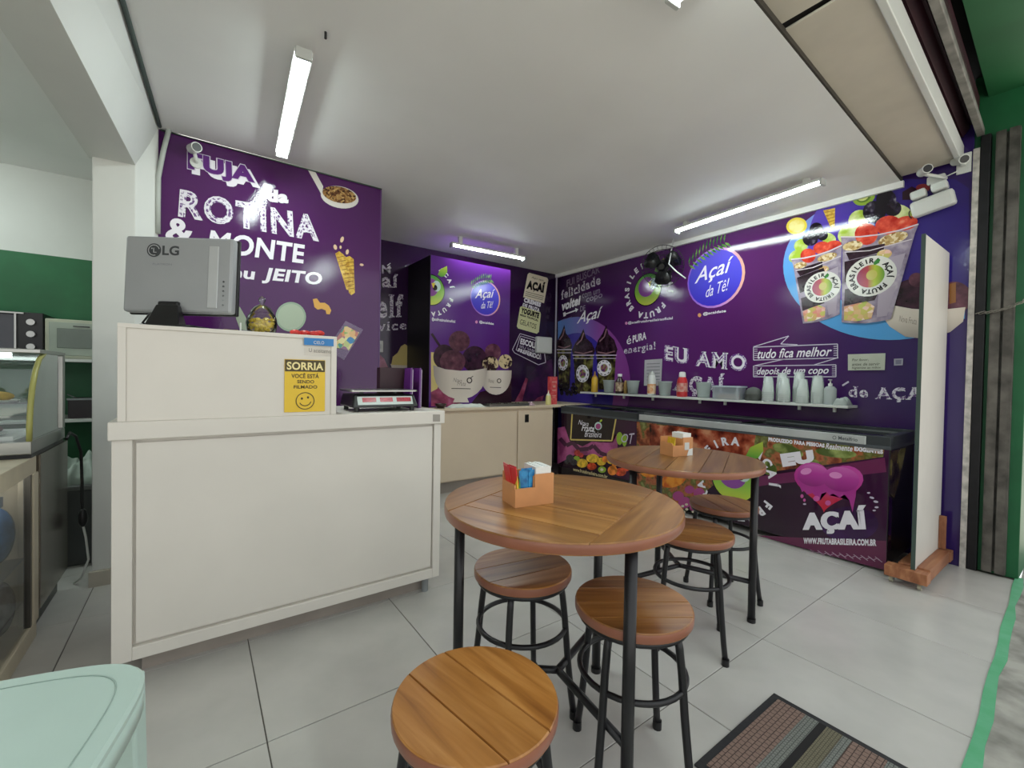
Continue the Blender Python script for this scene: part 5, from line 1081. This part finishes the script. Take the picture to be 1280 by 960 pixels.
# wall fan
fc_ = Vector((4.20, 3.0, 2.56)); fn = thing('wall_fan', 'black oscillating fan mounted high on the long purple wall', 'fan', (XW-.02, 3.05, 2.4))
fd = Vector((-.80, -.42, -.28)).normalized(); Q = Matrix.Translation(fc_) @ fd.to_track_quat('Z', 'Y').to_matrix().to_4x4()
MB().cyl((0, 0, 0), .055, -.16, -.03, 16, .07, T=Q).build('motor', m_dark, fn); MB().cyl((0, 0, 0), .04, -.01, .055, 16, .03, T=Q).build('hub', m_dark, fn)
for k in range(3):
    a = 2*PI*k/3+.5; vs = []; 
    for r, w_, tw in ((.035, .03, .5), (.1, .075, .42), (.17, .09, .32), (.2, .05, .28)):
        for s_ in (-1, 1): vs.append(Q @ (RZ(a) @ Vector((r, s_*w_, s_*w_*math.tan(tw)))))
    o = MB().add(vs, [(0, 1, 3, 2), (2, 3, 5, 4), (4, 5, 7, 6)], True).build('blade', m_dark, fn); o.modifiers.new('solid', 'SOLIDIFY').thickness = .003
m_wire = mat('dark_wire', '1c1c20', .4)
cg = MB()
for s_ in (-1, 1):
    for r, z in ((.06, .075), (.12, .068), (.18, .05)): cg.tube([Q @ Vector((r*math.cos(2*PI*k/24), r*math.sin(2*PI*k/24), s_*z)) for k in range(24)], .0018, 4, True)
    for k in range(28):
        a = 2*PI*k/28; cg.tube([Q @ Vector((r*math.cos(a), r*math.sin(a), s_*z)) for r, z in ((.05, .076), (.15, .062), (.215, .03), (.225, 0))], .0014, 4)
cg.tube([Q @ Vector((.226*math.cos(2*PI*k/32), .226*math.sin(2*PI*k/32), 0)) for k in range(32)], .004, 5, True)
tag(cg.build('cage', m_wire, fn), None, None, None, 'stuff')
MB().tube([Q @ Vector((0, 0, -.15)), Vector((4.34, 3.08, 2.55)), Vector((4.40, 3.09, 2.50))], .022, 8).build('arm', m_dark, fn); MB().box(4.40, 4.419, 3.03, 3.15, 2.42, 2.56).build('wall_plate', m_dark, fn, .006)
tag(MB().tube([on(0, 4.30, 842, 297), on(0, 4.2, 839, 315), on(0, 4.1, 836, 330), on(0, 4.1, 845, 339), on(0, 4.15, 857, 348)], .007, 6).build('fan_cord', m_whitep), 'white cord running from the ceiling to the wall fan', 'cord')
tag(MB().tube([on(1, YL-.03, 212, 158), on(1, YL-.03, 204, 190), on(1, YL-.015, 198, 221), on(1, YL-.015, 197.5, 250), on(1, YL-.015, 197.5, 292)], .014, 8).build('conduit', mat('pale_conduit', 'b5bab4', .5)), 'pale cable conduit down the corner between pillar and partition', 'conduit')

# ============================================================ white panel on a wheeled wooden foot
wp = thing('wheeled_panel', 'tall white panel standing on a wheeled wooden foot by the wall', 'panel', (4.0, .75, 0))
Box(3.705, 4.37, .728, .745, .115, 2.24).build('board', mat('white_board', 'd6d2ca', .4, var=.02), wp, .001); Box(3.700, 3.706, .726, .747, .115, 2.243).build('edge_band', mat('dark_green_edge', '41524b', .5), wp)
m_pine = wood('raw_wood', '7d4a2a', '9a6240', 'b07a52', 1, .7)
Box(3.66, 3.75, .66, .87, .045, .115).build('cross_beam', m_pine, wp, .003); Box(4.30, 4.39, .66, .87, .045, .115).build('cross_beam', m_pine, wp, .003)
Box(3.752, 4.298, .665, .727, .045, .125).build('side_beam', m_pine, wp, .003); Box(3.752, 4.298, .76, .82, .045, .125).build('side_beam', m_pine, wp, .003)
Box(4.31, 4.335, .69, .727, .125, .36).build('brace', m_pine, wp, .002)
for x in (3.70, 4.35):
    for y in (.70, .84):
        c_ = MB().cyl((0, 0, 0), .02, -.009, .009, 14, T=Matrix.Translation((x, y, .02)) @ Matrix.Rotation(PI/2, 4, 'X')).build('caster', mat('clear_caster', 'b9b39a', .3), wp); MB().box(x-.014, x+.014, y-.013, y-.010, .018, .045).build('fork', m_steel, c_)

# ============================================================ condiment holders, mat
m_kraft = mat('orange_wood_box', 'c98d5a', .5, var=.06, scale=12)
def holder(x, y, a, label, sachets):
    t = thing('condiment_holder', label, 'holder', (x, y, .85), a, 'wooden condiment holders on the tables'); T = TR(x, y, .8505, a) @ Matrix.Diagonal((1.02, 1.05, 1.28, 1))
    MB().box(-.075, .075, -.05, .05, 0, .005, T).build('base', m_kraft, t)
    MB().box(.0, .075, -.05, -.044, .005, .085, T).build('front_panel', m_kraft, t); MB().box(-.075, .0, -.05, -.044, .005, .05, T).build('front_panel', m_kraft, t)
    MB().box(-.075, .075, .044, .05, .005, .085, T).build('back_panel', m_kraft, t); MB().box(.069, .075, -.044, .044, .005, .085, T).build('side_panel', m_kraft, t); MB().box(-.075, -.069, -.044, .044, .005, .06, T).build('side_panel', m_kraft, t)
    MB().box(-.003, .003, -.044, .044, .005, .08, T).build('divider', m_kraft, t)
    return t, T
def packet(T, x, y, z, a, tilt, m, label, w_=.018, h=.06):
    t = thing('sachet', label, 'sachet', tuple(T @ Vector((x, y, z))), 0, 'condiment sachets'); q = T @ TR(x, y, z, a) @ Matrix.Rotation(tilt, 4, 'X')
    MB().hexa([q @ Vector(p) for p in ((-w_, -.001, 0), (w_, -.001, 0), (w_, .001, 0), (-w_, .001, 0))], [q @ Vector(p) for p in ((-w_, -.004, h*.5), (w_, -.004, h*.5), (w_, .004, h*.5), (-w_, .004, h*.5))]).build('pouch', m, t)
    MB().hexa([q @ Vector(p) for p in ((-w_, -.004, h*.5), (w_, -.004, h*.5), (w_, .004, h*.5), (-w_, .004, h*.5))], [q @ Vector(p) for p in ((-w_, -.0006, h), (w_, -.0006, h), (w_, .0006, h), (-w_, .0006, h))]).build('seal', m, t)
t1, T1 = holder(.968, 1.235, math.radians(-10), 'wooden box with red and blue sachets and napkins on the near table', 1)
m_nap = mat('white_napkin', 'dfe1de', .8, var=.02)
def napkins(T, label):
    t = thing('napkin_pile', label, 'napkins', tuple(T @ Vector((.036, 0, .006))), 0, 'napkin piles in the holders')
    for k in range(5): MB().box(.007+.0122*k, .0190+.0122*k, -.042, .042, .006, .103+.0015*(k % 2), T).build('napkin', m_nap, t)
napkins(T1, 'white folded napkins in the holder on the near table')
m_rs = mat('red_sachet', 'd8262c', .35, var=.1); m_bs = mat('blue_sachet', '2f8fc6', .25, var=.25, scale=40, col2='1b5f94'); m_ys = mat('yellow_sachet', 'd9b52c', .35); m_gs = mat('green_sachet', '3a8a4a', .35)
for k in range(5): packet(T1, -.050+.006*(k % 2), .034-.013*k, .010, 1.45+.08*k, -.22-.05*(k % 3), m_rs, 'bright red sachet in the holder on the near table', .022, .100)
packet(T1, -.060, -.030, .012, 1.5, -.06, m_ys, 'yellow sachet between the red and blue ones on the near table', .016, .072)
packet(T1, -.052, -.030, .012, 1.4, -.02, m_gs, 'green sachet tucked behind the blue ones on the near table', .014, .066)
for k in range(5): packet(T1, -.040+.0075*k, -.032+.004*(k % 2), .008, .12*(k-2), .10, m_bs, 'blue sachet at the front of the holder on the near table', .013, .090+.005*(k % 2))
t2, T2 = holder(2.325, 1.535, math.radians(-12), 'wooden box with napkins and square label on the far table', 1)
napkins(T2, 'white napkins standing in the holder on the far table')
for k in range(2): packet(T2, -.05, -.02+.03*k, .01, 1.3, .1, m_ys, 'yellow sachet in the holder on the far table', .018, .075)
lb_ = MB().box(.012, .046, -.0515, -.0502, .028, .062, T2).build('label', mat('white_label', 'cfd2cf', .5), t2); lb_['label'] = 'square pale label'
MB().hexa([T2 @ Vector(p) for p in ((.03, -.052, .001), (.073, -.052, .001), (.073, -.0503, .001), (.03, -.0503, .001))], [T2 @ Vector(p) for p in ((.045, -.052, .03), (.073, -.052, .034), (.073, -.0503, .034), (.045, -.0503, .03))]).build('torn_tag', m_nap, t2)
dm = thing('door_mat', 'brown and grey patterned door mat with black rubber border', 'door mat', (1.55, .53, 0))
dx0, dx1, dy0, dy1 = 1.362, 1.948, .245, .805
MB().box(dx0, dx1, dy0, dy1, .0008, .007).build('rubber_backing', mat('black_rubber', '232326', .7, bump=.2), dm, .002)
def pile(name, a, b, sc_): 
    m, ntt, bb = base(name); N = ntt.nodes; L = ntt.links; tc_ = N.new('ShaderNodeTexCoord'); br = N.new('ShaderNodeTexBrick'); br.inputs['Scale'].default_value = sc_; br.inputs['Color1'].default_value = lin(a); br.inputs['Color2'].default_value = lin(a); br.inputs['Mortar'].default_value = lin(b); br.inputs['Mortar Size'].default_value = .03; br.inputs['Brick Width'].default_value = .5; br.inputs['Row Height'].default_value = .4
    nn = N.new('ShaderNodeTexNoise'); nn.inputs['Scale'].default_value = 260; L.new(tc_.outputs['Object'], nn.inputs['Vector']); L.new(tc_.outputs['Object'], br.inputs['Vector']); bpn = N.new('ShaderNodeBump'); bpn.inputs['Distance'].default_value = .004; L.new(nn.outputs[0], bpn.inputs['Height']); L.new(bpn.outputs[0], bb.inputs['Normal'])
    mx_ = N.new('ShaderNodeMix'); mx_.data_type = 'RGBA'; mx_.blend_type = 'MULTIPLY'; mx_.inputs[0].default_value = .6; L.new(br.outputs[0], mx_.inputs[6]); L.new(nn.outputs[0], mx_.inputs[7]); L.new(mx_.outputs[2], bb.inputs['Base Color']); bb.inputs['Roughness'].default_value = .95; return m
pb_, pg_, pk_, po_ = pile('pile_brown', '9a8074', '4d3d37', 22), pile('pile_grey', '8f938c', '4c4f4c', 34), mat('pile_black', '1d1b1c', .95), pile('pile_olive', '86806a', '4a4636', 40)
yy = dy1-.028
for wd_, m_ in ((.10, pb_), (.045, pg_), (.025, pk_), (.05, po_), (.028, pg_), (.10, pb_), (.045, pg_), (.025, pk_), (.05, po_), (.04, pb_)):
    if yy-wd_ < dy0+.02: break
    MB().box(dx0+.03, dx1-.03, yy-wd_+.001, yy, .007, .0105).build('carpet_strip', m_, dm); yy -= wd_

# ============================================================ plastic table at the lower left
m_mint = mat('pale_mint_plastic', 'b9cfc6', .38, var=.02)
pt = thing('plastic_table', 'pale mint plastic table corner in the lower left foreground', 'table', (-.515, .862, 0))
def sup(h, n, e=44): return [(math.copysign(abs(math.cos(t))**(2/n), math.cos(t))*h, math.copysign(abs(math.sin(t))**(2/n), math.sin(t))*h) for t in [2*PI*k/e for k in range(e)]]
Tt = TR(-.515, .862, 0, math.radians(-14))
MB().prism(sup(.385, 7, 64), .705, .72, .006, Tt).build('table_top', m_mint, pt); 
def ringp(h0, h1, z0, z1):
    a, b = sup(h0, 7, 64), sup(h1, 7, 64); n = 64; vs = [Tt @ Vector((x, y, z)) for z, P in ((z0, a), (z1, a), (z1, b), (z0, b)) for x, y in P]
    return MB().add(vs, [(j*n+i, j*n+(i+1) % n, ((j+1) % 4)*n+(i+1) % n, ((j+1) % 4)*n+i) for j in range(4) for i in range(n)], True)
ringp(.3845, .372, .665, .7045).build('apron', m_mint, pt); ringp(.352, .35, .7203, .7212).build('groove_shade', mat('mint_shadow_line', 'a3bbb2', .4), pt)  # the groove is only its shade, painted as a darker mint ring
for sx_ in (-1, 1):
    for sy_ in (-1, 1): MB().hexa([Tt @ Vector((sx_*.35+a, sy_*.35+b, 0)) for a, b in ((-.02, -.02), (.02, -.02), (.02, .02), (-.02, .02))], [Tt @ Vector((sx_*.33+a, sy_*.33+b, .7045)) for a, b in ((-.028, -.028), (.028, -.028), (.028, .028), (-.028, .028))]).build('leg', m_mint, pt, .006)

# ============================================================ the bakery corner on the left
m_crm = mat('cream_metal', 'c9bfa8', .5); m_stl2 = mat('brushed_steel_side', '8d857c', .22, .85, var=.06, scale=3)
pc = thing('pastry_counter', 'cream and steel base cabinet with glass side under the display case', 'cabinet', (-1.1, 3.1, 0))
Box(-1.5, -.62, 3.07, 3.62, .12, .88).build('steel_body', m_stl2, pc, .003); Box(-1.5, -.66, 3.07, 3.6, 0, .12).build('plinth', m_dark, pc)
Box(-1.5, -.63, 2.3, 3.05, .0, .08).build('base', m_crm, pc, .004); Box(-1.5, -.63, 2.3, 3.05, .80, .88).build('top', m_crm, pc, .004)
Box(-.68, -.625, 2.99, 3.065, .08, .80).build('post', m_crm, pc, .004); Box(-.68, -.625, 2.3, 2.36, .08, .80).build('post', m_crm, pc, .004); Box(-1.5, -1.46, 2.3, 3.05, .08, .80).build('back_panel', m_crm, pc)
MB().add([(-.642, 2.36, .08), (-.642, 2.99, .08), (-.642, 2.99, .80), (-.642, 2.36, .80)], [(0, 1, 2, 3)]).build('glass_pane', gl, pc); Box(-1.46, -.685, 3.025, 3.045, .08, .80).build('end_panel', m_crm, pc); Box(-.655, -.632, 2.965, 2.985, .08, .80).build('door_stile', mat('dark_alu', '5a5752', .35, .7), pc)
Box(-.70, -.68, 2.4, 2.95, .785, .799).build('strip_lamp', lamp_mat('cabinet_lamp', (1, .95, .88, 1), 5), pc); Box(-1.46, -.66, 2.36, 2.99, .40, .41).build('shelf', mat('wire_shelf', '9a9890', .4, .5), pc)
snacks = (('blue snack bag upright on the cabinet shelf, seen through the glass', '2f6aa8', .41, 2.9), ('grey snack bag lying at the bottom of the glass cabinet', '84808a', .08, 2.9), ('brown snack bag deeper inside the glass cabinet', '6b4a3a', .41, 2.68), ('silver snack bag beside the grey one', 'a09a94', .08, 2.68))
for lb, c_, z, y in snacks:
    t = thing('snack_bag', lb, 'snack bag', (-.725, y, z), 0, 'snack bags in the glass cabinet'); mm = mat('foil_'+c_, c_, .25, .3, var=.25, scale=18)
    MB().ball((-.725, y, z+.14), .14, .42, .62, .9, 14, 10).build('pouch', mm, t); MB().box(-.73, -.72, y-.075, y+.075, z+.255, z+.30).build('seal', mm, t)
dc = thing('glass_display_case', 'curved glass pastry display case with steel frame', 'display case', (-1.1, 3.25, .88))
Box(-1.6, -.625, 2.95, 3.58, .90, .96).build('base', m_steel, dc, .004); Box(-1.6, -.63, 2.97, 3.57, .88, .90).build('black_skirt', m_dark, dc)
Box(-1.6, -.625, 3.10, 3.59, 1.375, 1.395).build('roof', m_steel, dc, .003); Box(-.66, -.625, 3.545, 3.585, .96, 1.375).build('post', m_steel, dc, .003); Box(-1.6, -.66, 3.57, 3.58, .96, 1.375).build('back_pane', gl, dc)
cv = [(2.96, .96), (2.965, 1.03), (2.98, 1.12), (3.01, 1.21), (3.06, 1.29), (3.12, 1.345), (3.2, 1.375)]
MB().add([(x, y, z) for x in (-1.6, -.64) for y, z in cv], [(i, i+1, i+8, i+7) for i in range(6)], True).build('curved_pane', gl, dc)
MB().tube([(-.635, y, z) for y, z in cv], .011, 8).build('curved_edge', mat('yellowed_trim', 'a9a860', .3, var=.1), dc)
MB().add([(-.637, y, z) for y, z in cv+[(3.55, 1.375), (3.55, .96)]], [tuple(range(9))]).build('side_pane', gl, dc)
Box(-1.58, -.65, 3.05, 3.55, 1.13, 1.138).build('shelf', gl, dc)
lamp = Box(-1.55, -.75, 3.2, 3.225, 1.35, 1.372).build('strip_lamp', lamp_mat('case_lamp', (.9, 1, .97, 1), 5), dc)
random.seed(4)
for i, (x, y, z, c_, lb) in enumerate(((-.80, 3.15, 1.138, 'c9a545', 'golden flat pastry on the glass shelf of the display case'), (-1.02, 3.2, 1.138, 'b98a3a', 'second golden pastry deeper on the glass shelf'), (-.85, 3.2, .975, '5a3326', 'dark cake slice at the bottom of the display case'), (-1.07, 3.15, .975, '7d4a58', 'berry coloured cake deeper in the display case'))):
    t = thing('pastry', lb, 'pastry', (x, y, z), 0, 'pastries in the display case')
    MB().cyl((x, y, z), .085, .0, .008, 18, .095).build('plate', m_whitep, t); MB().ball((x, y, z+.025), .07, 1.1, .9, .38, 14, 8).build('filling', mat('crust_'+c_, c_, .6, var=.2, scale=22, bump=.2), t)
tr2 = thing('serving_tray', 'white tray on the floor of the display case', 'tray', (-.9, 3.15, .96)); MB().box(-1.2, -.70, 3.02, 3.4, .96, .966).build('base', m_whitep, tr2); MB().box(-1.2, -.70, 3.02, 3.026, .966, .98).build('rim', m_whitep, tr2); MB().box(-1.2, -.70, 3.394, 3.4, .966, .98).build('rim', m_whitep, tr2)
# shelves with oven, microwave and odds and ends
for z, lb in ((1.375, 'upper pale shelf carrying the oven and microwave'), (.93, 'lower shelf on the green wall behind the display case')):
    s_ = thing('wall_shelf', lb, 'shelf', (-1.1, 4.75, z)); MB().box(-2.2, -.515, 4.5, 4.985, z-.022, z).build('board', m_whitep, s_, .002); MB().box(-1.6, -1.58, 4.6, 4.985, z-.2, z-.022).build('bracket', m_grey, s_)
mw = thing('microwave', 'off-white microwave oven on the shelf beside the pillar', 'microwave', (-.7, 4.75, 1.375)); m_mw = mat('offwhite_enamel', 'b9bda8', .4, var=.02); m_mw2 = mat('pale_green_door', 'a3aea0', .35)
Box(-.90, -.52, 4.56, 4.95, 1.376, 1.668).build('casing', m_mw, mw, .008)
d_ = Box(-.878, -.54, 4.55, 4.562, 1.40, 1.645).build('door', m_mw2, mw, .004); Box(-.835, -.56, 4.545, 4.551, 1.455, 1.60).build('window', mat('grey_mesh', '6f7a70', .3), d_, .003); Box(-.75, -.66, 4.543, 4.551, 1.615, 1.622).build('logo_strip', m_dark, d_)
ov = thing('electric_oven', 'black electric oven with three round knobs on the left shelf', 'oven', (-1.2, 4.75, 1.375))
Box(-1.5, -.905, 4.56, 4.95, 1.377, 1.70).build('casing', m_dark, ov, .006); Box(-1.5, -1.045, 4.545, 4.561, 1.40, 1.68).build('door', mat('smoked_glass', '3c3c44', .12), ov, .004)
Box(-1.5, -1.0, 4.535, 4.546, 1.685, 1.695).build('handle', m_steel, ov); Box(-1.046, -1.036, 4.54, 4.561, 1.40, 1.69).build('trim_bar', m_steel, ov)
for z in (1.455, 1.545, 1.63): MB().cyl((0, 0, 0), .022, 0, .028, 16, T=Matrix.Translation((-.965, 4.56, z)) @ Matrix.Rotation(PI/2, 4, 'X')).build('knob', m_steel, ov)
bxx = thing('black_box', 'black and grey appliance box on the lower shelf behind the pillar', 'box', (-.68, 4.7, .93)); MB().box(-.78, -.56, 4.55, 4.8, .931, 1.08).build('case', mat('dark_maroon_plastic', '2b2226', .4), bxx, .006); MB().box(-.785, -.555, 4.545, 4.56, 1.068, 1.083).build('lip', m_grey, bxx, .002)
cs = thing('storage_crate', 'grey storage crate on the floor behind the steel cabinet', 'crate', (-.7, 4.3, 0)); MB().box(-.95, -.53, 4.0, 4.7, 0, .5).build('tub', mat('dark_grey_crate', '4a4d4c', .5), cs, .01); MB().box(-.96, -.52, 3.99, 4.71, .5, .53).build('lid', mat('grey_lid', '6a6d6b', .5), cs, .006)
crumple('plastic_sack', 'crumpled white plastic sack on the crate beside the pillar', 'bag', -.80, -.54, 4.02, 4.4, .531, .24, mat('white_sack', 'b5c4b9', .45, alpha=.95), 31)
cord = tag(MB().tube([(-.605, 3.5, .90), (-.60, 3.56, .93), (-.585, 3.62, .90), (-.57, 3.66, .80), (-.565, 3.66, .62), (-.565, 3.655, .50), (-.56, 3.65, .42)], .008, 6).build('power_cord', m_dark), 'black power cord hanging beside the steel cabinet', 'cord')
MB().ball((-.56, 3.65, .40), .03, .8, .8, 1.9, 10, 8).build('plug', m_dark, cord)
MB().tube([(-.56, 3.65, .36), (-.545, 3.64, .28), (-.53, 3.62, .15), (-.56, 3.6, .05), (-.6, 3.66, .008)], .006, 6).build('white_cable', m_whitep, cord)
tag(MB().tube([on(1, 4.9, 84, 493), on(1, 4.9, 100, 499), on(1, 4.9, 118, 504)], .004, 5).build('wall_wire', m_grey), 'thin pale wire sagging across the green wall behind the display case', 'wire')
